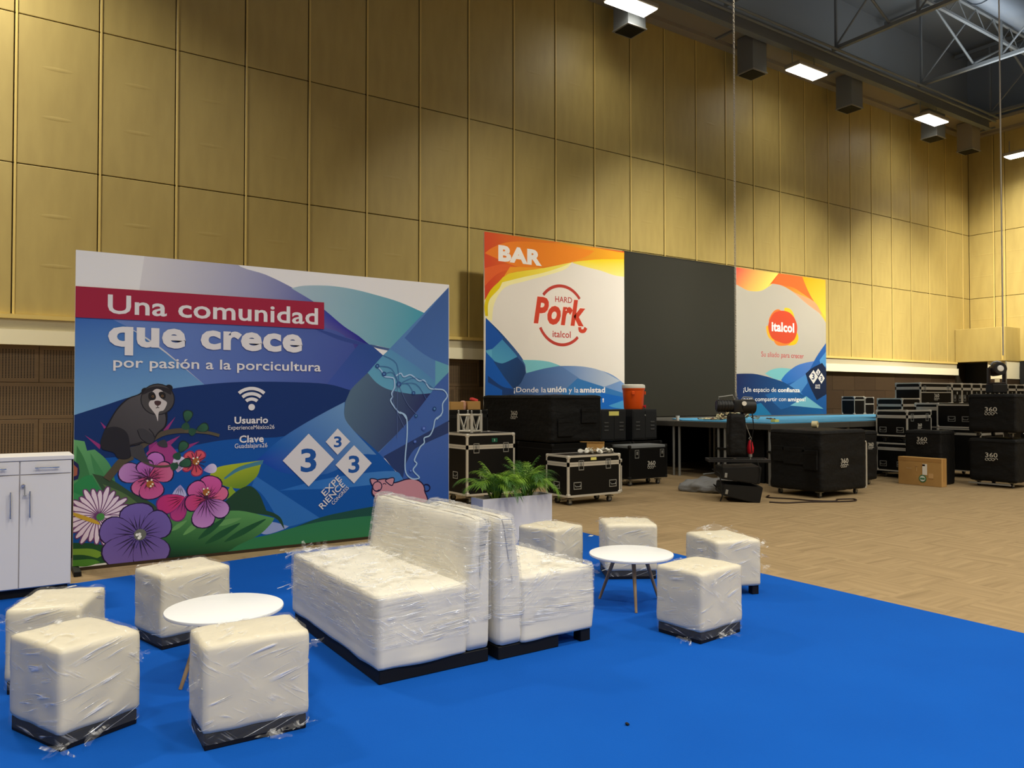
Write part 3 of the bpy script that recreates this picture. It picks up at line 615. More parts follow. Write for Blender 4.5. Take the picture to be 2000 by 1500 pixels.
 ['S',[[0.565,0.25],[0.653,0.203]],0.006,[50,40,110]],
 ['C',[0.565,0.284],0.055,[110,112,104],None],
 ['C',[0.565,0.265],0.014,[240,240,235],None],
 ['C',[0.538,0.285],0.014,[240,240,235],None],
 ['C',[0.556,0.253],0.014,[240,240,235],None],
 ['C',[0.56,0.289],0.014,[240,240,235],None],
 ['C',[0.651,0.765],0.035,[170,100,40],None],
 ['C',[0.671,0.765],0.009,[250,240,220],None],
 ['C',[0.625,0.799],0.009,[250,240,220],None],
 ['C',[0.655,0.745],0.009,[250,240,220],None],
 ['C',[0.663,0.805],0.009,[250,240,220],None],
 ['C',[1.171,0.651],0.035,[170,100,40],None],
 ['C',[1.191,0.651],0.009,[250,240,220],None],
 ['C',[1.145,0.685],0.009,[250,240,220],None],
 ['C',[1.175,0.631],0.009,[250,240,220],None],
 ['C',[1.183,0.691],0.009,[250,240,220],None],
 ['C',[1.071,0.965],0.035,[170,100,40],None],
 ['C',[1.091,0.965],0.009,[250,240,220],None],
 ['C',[1.045,0.999],0.009,[250,240,220],None],
 ['C',[1.075,0.945],0.009,[250,240,220],None],
 ['C',[1.083,1.005],0.009,[250,240,220],None],
 ['P',[[0.006,0.542],[0.176,0.462],[0.216,0.412],[0.096,0.462],[0.006,0.512]],[205,165,50],None,1],
 ['C',[0.224,0.484],0.035,[70,140,70],None],
 ['S',[[0.272,0.834],[0.329,0.909],[0.399,0.996],[0.493,1.044]],0.07,[84,74,56]],
 ['S',[[0.469,1.032],[0.588,1.146],[0.697,1.223],[0.783,1.261],[0.896,1.278],[0.997,1.276]],0.05,[84,74,60]],
 ['S',[[0.959,1.277],[1.088,1.264],[1.193,1.25],[1.293,1.22]],0.03,[92,84,62]],
 ['S',[[0.517,1.043],[0.589,0.987],[0.687,0.94],[0.81,0.934],[0.898,0.96]],0.02,[84,74,60]],
 ['F',[0.978,1.365],80,0.11,0.08,[36,74,56],[50,100,70],[24,50,44]],
 ['F',[0.978,1.365],260,0.08,0.08,[36,74,56],[40,84,60],None],
 ['F',[0.916,1.067],60,0.11,0.08,[36,74,56],[50,100,70],[24,50,44]],
 ['F',[0.916,1.067],240,0.08,0.08,[36,74,56],[40,84,60],None],
 ['F',[0.911,0.939],15,0.11,0.08,[36,74,56],[50,100,70],[24,50,44]],
 ['F',[0.911,0.939],195,0.08,0.08,[36,74,56],[40,84,60],None],
 ['F',[1.075,1.281],20,0.11,0.08,[36,74,56],[50,100,70],[24,50,44]],
 ['F',[1.075,1.281],200,0.08,0.08,[36,74,56],[40,84,60],None],
 ['P',[[0.218,1.184],[0.234,1.248],[0.262,1.325],[0.348,1.493],[0.441,1.597],[0.536,1.639],[0.596,1.676],[0.706,1.65],[0.794,1.489],[0.789,1.328],[0.715,1.249],[0.675,1.17],[0.636,1.155],[0.588,1.166],[0.54,1.148],[0.468,1.131],[0.481,1.045],[0.434,1.015],[0.363,1.03],[0.328,1.084],[0.235,1.119]],[24,22,30],None,1],
 ['P',[[0.226,1.191],[0.246,1.255],[0.274,1.325],[0.354,1.482],[0.447,1.586],[0.536,1.628],[0.608,1.65],[0.694,1.557],[0.775,1.449],[0.776,1.335],[0.709,1.262],[0.66,1.177],[0.636,1.167],[0.588,1.179],[0.534,1.159],[0.468,1.144],[0.445,1.099],[0.351,1.102],[0.235,1.132]],[82,78,80],[[0.584,1.557],[0.327,1.155],[58,54,58]],1],
 ['P',[[0.221,1.191],[0.254,1.3],[0.32,1.33],[0.396,1.312],[0.449,1.256],[0.468,1.15],[0.467,1.045],[0.428,1.024],[0.363,1.039],[0.328,1.088],[0.235,1.126]],[34,32,40],None,1],
 ['P',[[0.532,1.293],[0.587,1.305],[0.647,1.264],[0.684,1.223],[0.675,1.177],[0.636,1.162],[0.587,1.199]],[60,58,62],None,1],
 ['P',[[0.468,1.131],[0.576,1.153],[0.603,1.066],[0.644,0.972],[0.577,0.991],[0.481,1.045]],[66,64,66],None,0],
 ['P',[[0.709,1.162],[0.777,1.194],[0.804,1.125],[0.747,1.125]],[60,58,64],None,1],
 ['C',[0.598,1.67],0.033,[24,22,30],None],
 ['C',[0.811,1.7],0.036,[24,22,30],None],
 ['E',[0.712,1.59],0.155,0.155,[24,22,30]],
 ['E',[0.712,1.59],0.146,0.146,[74,70,70]],
 ['P',[[0.578,1.636],[0.608,1.69],[0.705,1.717],[0.817,1.691],[0.83,1.637],[0.755,1.671],[0.656,1.67]],[36,32,38],None,1],
 ['P',[[0.695,1.436],[0.658,1.49],[0.633,1.53],[0.639,1.57],[0.681,1.603],[0.663,1.663],[0.705,1.693],[0.757,1.666],[0.733,1.617],[0.756,1.59],[0.793,1.563],[0.787,1.523],[0.763,1.482],[0.722,1.463],[0.714,1.376]],[208,198,192],None,1],
 ['P',[[0.632,1.65],[0.671,1.661],[0.694,1.623],[0.688,1.59],[0.651,1.581],[0.628,1.603]],[28,24,26],None,1],
 ['P',[[0.72,1.653],[0.749,1.666],[0.78,1.644],[0.78,1.603],[0.753,1.594],[0.728,1.617]],[28,24,26],None,1],
 ['C',[0.667,1.619],0.011,[130,96,60],None],
 ['C',[0.667,1.619],0.006,[10,8,8],None],
 ['C',[0.753,1.623],0.011,[130,96,60],None],
 ['C',[0.753,1.623],0.006,[10,8,8],None],
 ['P',[[0.682,1.57],[0.712,1.578],[0.741,1.567],[0.736,1.54],[0.712,1.527],[0.687,1.541]],[74,48,48],None,1],
 ['S',[[0.712,1.53],[0.709,1.511],[0.694,1.506]],0.007,[50,36,40]],
 ['S',[[0.709,1.511],[0.726,1.508]],0.007,[50,36,40]],
 ['S',[[0.532,1.293],[0.563,1.213],[0.618,1.165]],0.008,[24,22,30]],
 ['S',[[0.635,1.304],[0.672,1.257],[0.684,1.223]],0.008,[24,22,30]],
 ['S',[[0.468,1.15],[0.539,1.168],[0.575,1.18]],0.008,[24,22,30]],
 ['B',[[2.967,0.525],[2.99,0.615],[3.05,0.667],[3.188,0.666],[3.242,0.62],[3.408,0.653],[3.536,0.636],[3.617,0.576],[3.642,0.486],[3.634,0.356],[3.066,0.399],[3.005,0.473]],[206,142,152],[22,18,62],0.014],
 ['B',[[2.947,0.684],[3.035,0.661],[2.974,0.609]],[206,142,152],[22,18,62],0.012],
 ['B',[[3.134,0.659],[3.238,0.677],[3.219,0.593],[3.165,0.618]],[206,142,152],[22,18,62],0.012],
 ['C',[3.032,0.591],0.062,[22,18,62],None],
 ['C',[3.032,0.591],0.05,[206,142,152],None],
 ['S',[[3.099,0.611],[3.119,0.621],[3.142,0.608]],0.01,[22,18,62]],
 ['S',[[2.99,0.552],[3.023,0.54],[3.058,0.554]],0.01,[22,18,62]],
 ['S',[[3.624,0.56],[3.64,0.573],[3.662,0.577],[3.684,0.571],[3.701,0.557],[3.709,0.537],[3.705,0.517],[3.692,0.502],[3.671,0.495],[3.648,0.498],[3.629,0.511]],0.012,[22,18,62]],
 ['S',[[3.006,1.988],[3.038,1.959],[3.083,1.913],[3.115,1.854],[3.192,1.844],[3.237,1.826],[3.244,1.731],[3.208,1.659],[3.219,1.618],[3.195,1.576],[3.238,1.505],[3.304,1.433],[3.35,1.42],[3.403,1.353]],0.016,[168,200,232]],
 ['S',[[3.257,1.857],[3.322,1.894],[3.362,1.852],[3.441,1.878],[3.502,1.848],[3.563,1.807],[3.63,1.814],[3.699,1.723],[3.796,1.711],[3.894,1.699],[3.944,1.625],[3.88,1.538],[3.874,1.427],[3.797,1.347]],0.016,[168,200,232]],
 ['S',[[3.31,1.44],[3.382,1.403],[3.406,1.323],[3.406,1.15],[3.383,0.906],[3.391,0.733],[3.471,0.654],[3.568,0.659],[3.511,0.72],[3.487,0.764],[3.535,0.827],[3.503,0.872],[3.551,0.972],[3.583,1.029],[3.632,1.071],[3.632,1.129],[3.706,1.157],[3.755,1.244],[3.78,1.346],[3.864,1.397]],0.016,[168,200,232]],
 ['C',[3.028,1.971],0.026,[30,70,130],None],
 ['C',[3.028,1.971],0.012,[90,140,190],None],
 ['C',[3.112,1.881],0.028,[30,70,130],None],
 ['C',[3.112,1.881],0.013,[90,140,190],None],
 ['C',[3.299,1.765],0.032,[30,70,130],None],
 ['C',[3.299,1.765],0.014,[90,140,190],None],
 ['C',[3.489,1.663],0.024,[30,70,130],None],
 ['C',[3.489,1.663],0.011,[90,140,190],None],
 ['C',[3.769,1.475],0.026,[30,70,130],None],
 ['C',[3.769,1.475],0.012,[90,140,190],None],
 ['C',[3.523,1.394],0.022,[30,70,130],None],
 ['C',[3.523,1.394],0.01,[90,140,190],None],
 ['C',[3.627,1.244],0.03,[60,90,170],None],
 ['C',[3.627,1.244],0.013,[110,140,210],None],
 ['C',[3.51,1.089],0.02,[60,90,170],None],
 ['C',[3.51,1.089],0.009,[110,140,210],None],
 ['C',[3.455,0.749],0.02,[60,90,170],None],
 ['C',[3.455,0.749],0.009,[110,140,210],None],
 ['S',[[3.299,1.765],[3.205,1.945],[3.028,1.971]],0.006,[60,100,160]],
 ['S',[[3.299,1.765],[3.218,1.898],[3.112,1.881]],0.006,[60,100,160]],
 ['S',[[3.299,1.765],[3.269,2.006],[3.101,2.097]],0.006,[60,100,160]],
 ['S',[[3.299,1.765],[3.415,1.769],[3.489,1.663]],0.006,[60,100,160]],
 ['S',[[3.299,1.765],[3.522,1.843],[3.768,1.711]],0.006,[60,100,160]],
 ['S',[[3.299,1.765],[3.522,1.77],[3.658,1.588]],0.006,[60,100,160]],
 ['S',[[3.297,1.758],[3.278,1.641],[3.28,1.139]],0.006,[90,110,160]],
 ['S',[[3.297,1.758],[3.405,1.54],[3.534,1.408]],0.006,[90,110,160]],
 ['S',[[3.297,1.758],[3.216,1.598],[3.374,1.252]],0.006,[90,110,160]],
 ['P',[[-0.027,2.645],[2.392,2.658],[2.394,2.363],[-0.025,2.354]],[166,26,60],None,0],
 ['T', 'Una comunidad', [0.268, 2.323, 2.405, 2.588], [236, 230, 226], 0.035, 0],
 ['T', 'que crece', [0.273, 2.151, 2.013, 2.291], [236, 230, 226], 0.085, 0],
 ['T', 'por pasión a la porcicultura', [0.319, 2.358, 1.863, 1.995], [236, 230, 226], 0.03, 0],
 ['T', 'Usuario', [1.441, 1.785, 1.336, 1.41], [236, 230, 226], 0.06, 0],
 ['T', 'ExperienceMéxico26', [1.378, 1.853, 1.263, 1.321], [236, 230, 226], 0.0, 0],
 ['T', 'Clave', [1.491, 1.741, 1.139, 1.215], [236, 230, 226], 0.06, 0],
 ['T', 'Guadalajara26', [1.445, 1.779, 1.069, 1.132], [236, 230, 226], 0.0, 0],
 ['C',[1.614,1.508],0.034,[236,230,226],None],
 ['S',[[1.671,1.571],[1.663,1.578],[1.654,1.583],[1.644,1.587],[1.635,1.59],[1.624,1.592],[1.614,1.593],[1.604,1.592],[1.593,1.59],[1.584,1.587],[1.574,1.583],[1.565,1.578],[1.557,1.571]],0.034,[236,230,226]],
 ['S',[[1.708,1.612],[1.694,1.623],[1.68,1.632],[1.664,1.639],[1.648,1.644],[1.631,1.647],[1.614,1.648],[1.597,1.647],[1.58,1.644],[1.564,1.639],[1.548,1.632],[1.534,1.623],[1.52,1.612]],0.034,[236,230,226]],
 ['S',[[1.744,1.653],[1.726,1.668],[1.706,1.68],[1.684,1.69],[1.661,1.697],[1.638,1.702],[1.614,1.703],[1.59,1.702],[1.567,1.697],[1.544,1.69],[1.522,1.68],[1.502,1.668],[1.484,1.653]],0.034,[236,230,226]],
 ['P',[[2.225,1.216],[2.513,0.923],[2.228,0.642],[1.942,0.935]],[226,220,218],None,0],
 ['P',[[2.554,1.265],[2.702,1.115],[2.555,0.973],[2.416,1.121]],[226,220,218],None,0],
 ['P',[[2.747,1.072],[2.962,0.861],[2.749,0.643],[2.531,0.861]],[226,220,218],None,0],
 ['T', '3', [2.138, 2.313, 0.798, 1.055], [22, 84, 158], 0.05, 0],
 ['T', '3', [2.511, 2.601, 1.055, 1.178], [22, 84, 158], 0.05, 0],
 ['T', '3', [2.682, 2.813, 0.761, 0.957], [22, 84, 158], 0.05, 0],
 ['T', 'EXPE', [2.354, 2.618, 0.599, 0.671], [226, 220, 218], 0.03, 42.2],
 ['T', 'RIENCE', [2.311, 2.675, 0.494, 0.566], [226, 220, 218], 0.03, 43.9],
 ['T', 'CONGRESS', [2.459, 2.713, 0.499, 0.541], [226, 220, 218], 0.01, 43.7]]
ART_BAR=[
 ['P',[[-0.005,2.592],[0.06,2.156],[0.19,2.108],[0.255,2.5],[0.519,2.854],[1.063,3.04],[2.066,3.361],[2.365,3.567],[1.557,3.372],[0.486,3.075]],[246,236,170],None,0],
 ['P',[[0.011,2.483],[0.189,2.827],[0.654,3.174],[1.557,3.372],[2.365,3.582],[2.066,3.449],[1.556,3.27],[0.994,3.119],[0.453,2.96],[0.37,2.814],[0.157,2.603],[0.092,2.433],[0.092,2.213],[0.021,2.209]],[232,204,16],[[0.32,3.005],[1.882,3.403],[250,225,90]],0],
 ['P',[[2.516,3.636],[3.217,3.737],[4.011,3.839],[4.01,3.385],[3.618,3.397],[3.216,3.468],[2.823,3.507],[2.365,3.567]],[248,216,24],[[3.217,3.682],[3.216,3.315],[250,232,150]],0],
 ['P',[[-0.006,4.023],[4.012,4.027],[4.011,3.817],[3.217,3.737],[2.631,3.638],[2.365,3.582],[1.557,3.372],[0.654,3.174],[0.353,2.952],[0.157,2.769],[0.011,2.538]],[214,76,36],[[0.156,3.322],[3.991,3.915],[252,178,30]],0],
 ['P',[[0.01,3.542],[0.189,3.672],[0.486,3.808],[0.823,3.883],[1.344,3.928],[2.067,3.951],[3.02,3.911],[2.824,3.778],[2.516,3.657],[2.066,3.523],[1.343,3.366],[0.994,3.333],[0.654,3.371]],[236,128,36],[[0.32,3.617],[2.824,3.854],[240,140,32]],0],
 ['P',[[0.01,3.226],[0.486,3.354],[0.926,3.326],[0.419,3.18],[0.156,2.99],[0.011,2.84]],[228,98,44],None,0],
 ['P',[[0.654,3.315],[1.343,3.366],[1.557,3.372],[0.994,3.262],[0.654,3.174],[0.486,3.075]],[240,160,40],None,0],
 ['P',[[1.344,3.928],[2.067,4.004],[4.012,3.964],[4.012,4.027],[2.441,4.022]],[228,100,44],None,0],
 ['P',[[0.034,2.177],[0.486,1.818],[0.994,1.317],[1.08,1.021],[1.342,1.106],[1.698,1.171],[1.989,1.198],[2.626,1.204],[3.209,1.12],[3.61,1.005],[4.0,0.778],[4.018,0.141],[4.016,-0.481],[-0.003,-0.366],[0.034,1.386]],[44,84,140],[[0.654,0.985],[3.814,0.73],[120,152,200]],0],
 ['P',[[0.034,2.177],[0.486,1.762],[0.321,1.575],[0.19,1.515],[0.034,1.482]],[24,84,170],None,0],
 ['P',[[0.034,1.482],[0.19,1.515],[0.453,1.733],[0.789,1.437],[0.84,1.369],[0.721,1.253],[0.453,1.218],[0.223,1.281]],[66,140,190],[[0.486,1.679],[0.321,1.228],[84,164,200]],0],
 ['P',[[0.034,1.482],[0.19,1.515],[0.19,1.308],[0.093,1.387]],[96,176,210],None,0],
 ['P',[[0.034,1.454],[0.321,1.201],[0.453,0.982],[0.721,0.678],[0.755,0.566],[0.789,-0.388],[0.036,-0.367]],[20,92,184],None,0],
 ['P',[[0.223,1.267],[0.453,1.218],[0.84,1.369],[1.028,1.19],[1.063,1.02],[0.925,0.792],[0.755,0.672],[0.486,0.954]],[30,74,132],[[0.321,1.228],[0.994,0.991],[28,58,104]],0],
 ['P',[[0.093,0.948],[0.437,0.731],[0.755,0.672],[0.857,-0.39],[0.421,-0.378],[0.453,0.648],[0.093,0.811]],[26,62,120],None,0],
 ['P',[[0.977,1.308],[1.342,1.312],[1.698,1.287],[2.026,1.205],[1.554,1.13],[1.08,1.021],[1.056,1.191]],[122,192,202],None,0],
 ['P',[[2.062,1.185],[2.626,1.204],[3.209,1.12],[3.814,0.885],[3.208,0.725],[2.817,0.782],[2.511,0.958]],[108,140,190],[[2.248,1.16],[3.61,0.821],[180,190,205]],0],
 ['P',[[2.511,0.928],[3.999,0.576],[4.016,-0.481],[2.282,-0.431],[2.062,0.599]],[52,116,180],None,0],
 ['P',[[3.208,0.604],[4.02,0.483],[4.016,-0.481],[3.205,-0.458]],[20,100,190],None,0],
 ['P',[[3.446,0.299],[4.02,0.452],[4.019,0.203],[3.608,0.252]],[70,150,205],None,0],
 ['S',[[2.578,2.755],[2.532,2.808],[2.481,2.855],[2.425,2.897],[2.366,2.933],[2.302,2.963],[2.237,2.985],[2.169,3.001],[2.099,3.009],[2.03,3.011],[1.96,3.005],[1.892,2.991],[1.825,2.971],[1.761,2.944],[1.7,2.91],[1.643,2.87],[1.59,2.824],[1.543,2.773]],0.07,[190,62,50]],
 ['S',[[1.46,2.043],[1.494,1.982],[1.535,1.926],[1.582,1.874],[1.634,1.827],[1.69,1.786],[1.751,1.752],[1.814,1.723],[1.881,1.702],[1.949,1.687],[2.018,1.68],[2.088,1.68],[2.157,1.687],[2.225,1.702],[2.292,1.723],[2.355,1.752],[2.416,1.786],[2.472,1.827],[2.524,1.874]],0.07,[190,62,50]],
 ['T', 'BAR', [0.353, 1.503, 3.411, 3.76], [240, 234, 228], 0.12, 0, 0],
 ['T', 'HARD', [1.874, 2.356, 2.641, 2.772], [190, 62, 50], 0.02, 0, 0],
 ['T', 'italcol', [1.8, 2.316, 1.843, 1.994], [190, 62, 50], 0.03, 0, 0],
 ['T', 'Pork', [1.266, 2.762, 2.097, 2.747], [240, 224, 210], 0.19, 0, 0.2],
 ['T', 'Pork', [1.28, 2.743, 2.118, 2.725], [206, 66, 42], 0.09, 0, 0.2],
 ['S',[[2.438,2.353],[2.571,2.182],[2.589,2.033],[2.704,2.024],[2.762,2.102]],0.09,[206,66,42]],
 ['T', '¡Donde la', [0.755, 1.618, 0.571, 0.717], [240, 234, 228], 0, 0, 0],
 ['T', 'unión', [1.654, 2.191, 0.603, 0.736], [240, 234, 228], 0.06, 0, 0],
 ['T', 'y la', [2.255, 2.541, 0.562, 0.724], [240, 234, 228], 0, 0, 0],
 ['T', 'amistad', [2.579, 3.339, 0.601, 0.732], [240, 234, 228], 0.06, 0, 0],
 ['T', 'se encuentran', [1.341, 3.01, 0.324, 0.453], [240, 234, 228], 0.0, 0, 0],
 ['T', '!', [3.255, 3.303, 0.376, 0.473], [240, 234, 228], 0.05, 0, 0]]
ART_STAGE=[
 ['P',[[0.019,4.007],[1.819,4.009],[1.523,3.682],[1.32,3.565],[1.09,3.461],[0.808,3.41],[0.476,3.413],[0.203,3.482],[0.015,3.539]],[238,140,84],[[0.48,3.905],[1.034,3.438],[244,204,100]],0],
 ['P',[[1.32,3.565],[1.523,3.682],[1.963,3.662],[2.443,3.529],[3.121,3.29],[3.756,2.939],[4.08,2.64],[4.098,4.076],[1.819,4.009]],[232,120,44],[[2.205,3.872],[3.825,3.22],[240,178,64]],0],
 ['P',[[1.819,4.009],[2.879,4.0],[3.125,3.64],[3.439,3.312],[2.812,3.538],[2.384,3.658],[1.552,3.685]],[224,104,46],None,0],
 ['P',[[2.879,4.0],[4.097,4.016],[4.082,2.799],[3.439,3.312],[3.125,3.64]],[240,166,34],[[3.446,3.901],[3.952,2.951],[246,196,70]],0],
 ['P',[[2.443,3.529],[3.439,3.312],[3.821,2.943],[3.12,3.212]],[236,150,110],None,0],
 ['P',[[1.182,1.157],[1.413,1.254],[1.674,1.308],[1.969,1.329],[2.358,1.311],[1.936,0.982],[1.584,1.015]],[116,182,186],None,0],
 ['P',[[1.877,0.981],[2.116,1.174],[2.542,1.391],[2.975,1.498],[3.482,1.57],[3.16,1.231],[3.033,1.093],[2.232,0.796]],[74,116,186],[[3.1,1.501],[2.173,0.91],[40,104,180]],0],
 ['P',[[4.074,2.182],[3.548,1.709],[3.16,1.25],[3.02,1.074],[2.113,0.871],[2.159,-0.489],[4.039,-0.535]],[30,88,160],[[3.416,1.431],[3.086,0.262],[24,84,150]],0],
 ['P',[[3.675,1.595],[4.071,1.924],[4.065,1.486],[3.801,1.322]],[74,140,196],None,0],
 ['P',[[2.233,0.834],[3.034,1.171],[3.094,0.92],[2.779,0.647],[3.15,0.339]],[70,130,190],None,0],
 ['P',[[-0.004,1.128],[0.456,1.144],[0.9,1.126],[1.584,1.015],[2.173,0.872],[3.026,0.494],[3.529,0.22],[4.045,-0.08],[4.038,-0.614],[-0.018,-0.507]],[22,46,92],[[0.455,0.999],[2.773,0.071],[20,82,140]],0],
 ['P',[[1.177,0.566],[2.232,0.796],[3.087,0.378],[1.868,0.155]],[30,90,150],None,0],
 ['P',[[1.005,0.346],[1.458,0.01],[-0.014,-0.044],[-0.013,0.135]],[24,110,160],None,0],
 ['P',[[3.026,0.532],[3.852,0.159],[2.287,0.266]],[110,176,196],None,0],
 ['P',[[3.003,1.189],[3.352,1.371],[3.804,1.519],[4.063,1.288],[4.054,0.613],[3.532,0.416],[3.218,0.805]],[18,34,64],None,0],
 ['P',[[3.383,1.302],[3.604,1.102],[3.378,0.896],[3.165,1.107]],[224,220,212],None,0],
 ['P',[[3.607,1.346],[3.723,1.25],[3.605,1.137],[3.491,1.237]],[224,220,212],None,0],
 ['P',[[3.768,1.223],[3.922,1.064],[3.764,0.9],[3.604,1.059]],[224,220,212],None,0],
 ['T', '3', [3.299, 3.43, 1.016, 1.203], [24, 44, 84], 0.05, 0],
 ['T', '3', [3.568, 3.638, 1.192, 1.278], [24, 44, 84], 0.04, 0],
 ['T', '3', [3.702, 3.817, 0.99, 1.131], [24, 44, 84], 0.05, 0],
 ['T', 'EXPE', [3.473, 3.698, 0.822, 0.877], [240, 236, 228], 0.02, 0],
 ['T', 'RIENCE', [3.46, 3.697, 0.756, 0.807], [240, 236, 228], 0.02, 0],
 ['P',[[2.046,3.006],[2.256,3.039],[2.437,2.936],[2.495,2.71],[2.192,2.692]],[226,188,44],None,1],
 ['P',[[1.298,2.493],[1.262,2.343],[1.364,2.162],[1.595,2.079],[1.714,2.328]],[236,170,50],None,1],
 ['P',[[2.125,2.006],[2.366,1.985],[2.579,2.043],[2.686,2.22],[2.553,2.406],[2.248,2.239]],[240,180,30],None,1],
 ['P',[[1.368,2.609],[1.457,2.8],[1.632,2.942],[1.838,2.974],[1.955,2.83],[1.599,2.509]],[222,118,50],None,1],
 ['P',[[1.595,2.098],[1.71,1.971],[1.946,1.954],[2.245,2.004],[2.368,2.168],[1.948,2.188]],[226,126,50],None,1],
 ['P',[[1.338,2.421],[1.397,2.647],[1.602,2.865],[1.926,2.949],[2.255,2.924],[2.496,2.786],[2.628,2.563],[2.601,2.332],[2.458,2.134],[2.125,2.025],[1.77,2.068],[1.479,2.167]],[204,74,46],None,1],
 ['T', 'italcol', [1.484, 2.492, 2.346, 2.622], [240, 236, 228], 0.08, 0],
 ['T', 'Su aliado para crecer', [1.029, 2.927, 1.577, 1.768], [186, 70, 70], 0.01, 0],
 ['T', '¡Un espacio de', [0.278, 1.673, 0.607, 0.773], [240, 236, 228], 0, 0],
 ['T', 'confianza', [1.745, 2.736, 0.643, 0.77], [240, 236, 228], 0.06, 0],
 ['T', 'para compartir con', [0.287, 2.108, 0.355, 0.499], [240, 236, 228], 0, 0],
 ['T', 'amigos!', [2.181, 2.999, 0.35, 0.501], [240, 236, 228], 0.06, 0]]
# big welcome panel, 4 x 3 m
t=thing('display_panel','wide blue welcome panel with bear, flowers and wifi details','display panel',(.6,8.2,.0))
bm=NB(); bxx(bm,0,.0,.0,3.97,.035,2.985,.003); obj('board',bm,PLASW,t)
artwork(t,ART_WELCOME,3.97,2.985,(246,242,236))
for x in (.02,1.3,2.6,3.9):
    bm=NB(); bxx(bm,x-.03,-.28 if x<.1 else .03,.001,x+.03,.5,.045,.004); obj('foot',bm,BLACK,t)
    bm=NB(); cyl(bm,(x,.48,.04),(x,.04,1.9),.018,n=8); obj('back_brace',bm,BLACK,t)
bm=NB(); bxx(bm,.05,-.012,.0,3.96,-.006,.03); obj('bottom_rail',bm,WOOD,t)
# two 4 x 4 m panels and the LED screen between them
for x,art,lb,nm in ((8.54,ART_BAR,'square printed panel with orange swirls and the word BAR','bar'),(16.5,ART_STAGE,'square printed panel with the round orange logo right of the dark screen','stage')):
    t=thing('display_panel',lb,'display panel',(x,13.8,1.13))
    bm=NB(); bxx(bm,.01,0,0,4.0 if nm=='stage' else 3.95,.05,4.0,.004); obj('board',bm,PLASW,t)
    artwork(t,art,3.95 if nm=='bar' else 4.0,4.0,(230,222,212) if nm=='bar' else (178,172,160))
    for q in (.4,2.0,3.6):
        bm=NB(); bxx(bm,q-.03,.06,-1.13 if nm=='bar' and q<3 else 0,q+.03,.12,3.9); obj('support_post',bm,BLACK,t)
t=thing('led_screen','large dark grey screen between the two orange and white panels','screen',(12.5,13.82,1.13))
bm=NB(); bxx(bm,.0,0.02,.0,4.0,.10,4.03,.004); obj('frame',bm,BLACK,t)
bm=NB(); bxx(bm,.02,0,.02,3.98,.02,4.0); obj('screen_face',bm,SCREEN,t)
bm=NB()
for k in range(5): bxx(bm,k*.98+.02,.1,0,k*.98+.06,.4,.06); bxx(bm,k*.98+.02,.36,.06,k*.98+.06,.4,3.6)
obj('rear_support',bm,BLACK,t)
# ---------------------------------------------------------------- stage
st=thing('stage_platform','low black stage platform on metal legs under the screen','stage',(11.7,9.0,0))
SX=[0,2.44,4.88,7.32,9.8]; SY=[0,1.2,2.4,3.6,4.88]
for i in range(4):
    for j in range(4):
        if i>=2 and j==0: continue
        inst('deck_panel','dk%d%d'%(i==3,j==3),(lambda a,b:lambda bm:bxx(bm,.004,.004,0,a-.004,b-.004,.11,.006))(SX[i+1]-SX[i],SY[j+1]-SY[j]),DECK,st,(SX[i],SY[j],1.02))
        for (px,py) in ((.06,.08),(.06,SY[j+1]-SY[j]-.08)) if i else ((.06,.08),(.06,SY[j+1]-SY[j]-.08),(1.3,.08)):
            inst('leg','sleg',lambda bm:cyl(bm,(0,0,0),(0,0,1.02),.026,n=10),ZINC,st,(SX[i]+px,SY[j]+py,0))
    if i<2: inst('leg_clamp','scl',lambda bm:bxx(bm,-.04,-.12,-.02,.04,.12,.02,.005),BLACK,st,(.06,SY[i],.62))
bm=NB(); bxx(bm,.3,.3,.0,4.8,.34,1.0); bxx(bm,4.8,1.5,.0,9.6,1.54,1.0); bxx(bm,.35,4.6,0,9.6,4.64,1.0); bxx(bm,.30,.4,0,.33,1.5,1.0); obj('black_skirt',bm,mat('black_skirt_cloth',(8,9,12),.9),st)
bm=NB(); P=[(11.85,9.12),(16.5,9.12),(16.5,10.3),(21.3,10.3),(21.3,12.35),(12.6,12.35),(11.85,11.3)]
A=[bm.verts.new((x,y,1.131)) for x,y in P]; B=[bm.verts.new((x,y,1.15)) for x,y in P]; bm.faces.new(A[::-1]); bm.faces.new(B)
for k in range(7): bm.faces.new((A[k],A[(k+1)%7],B[(k+1)%7],B[k]))
tag(obj('stage_mat',bm,CYAN),'light blue floor covering spread on the stage','floor mat')
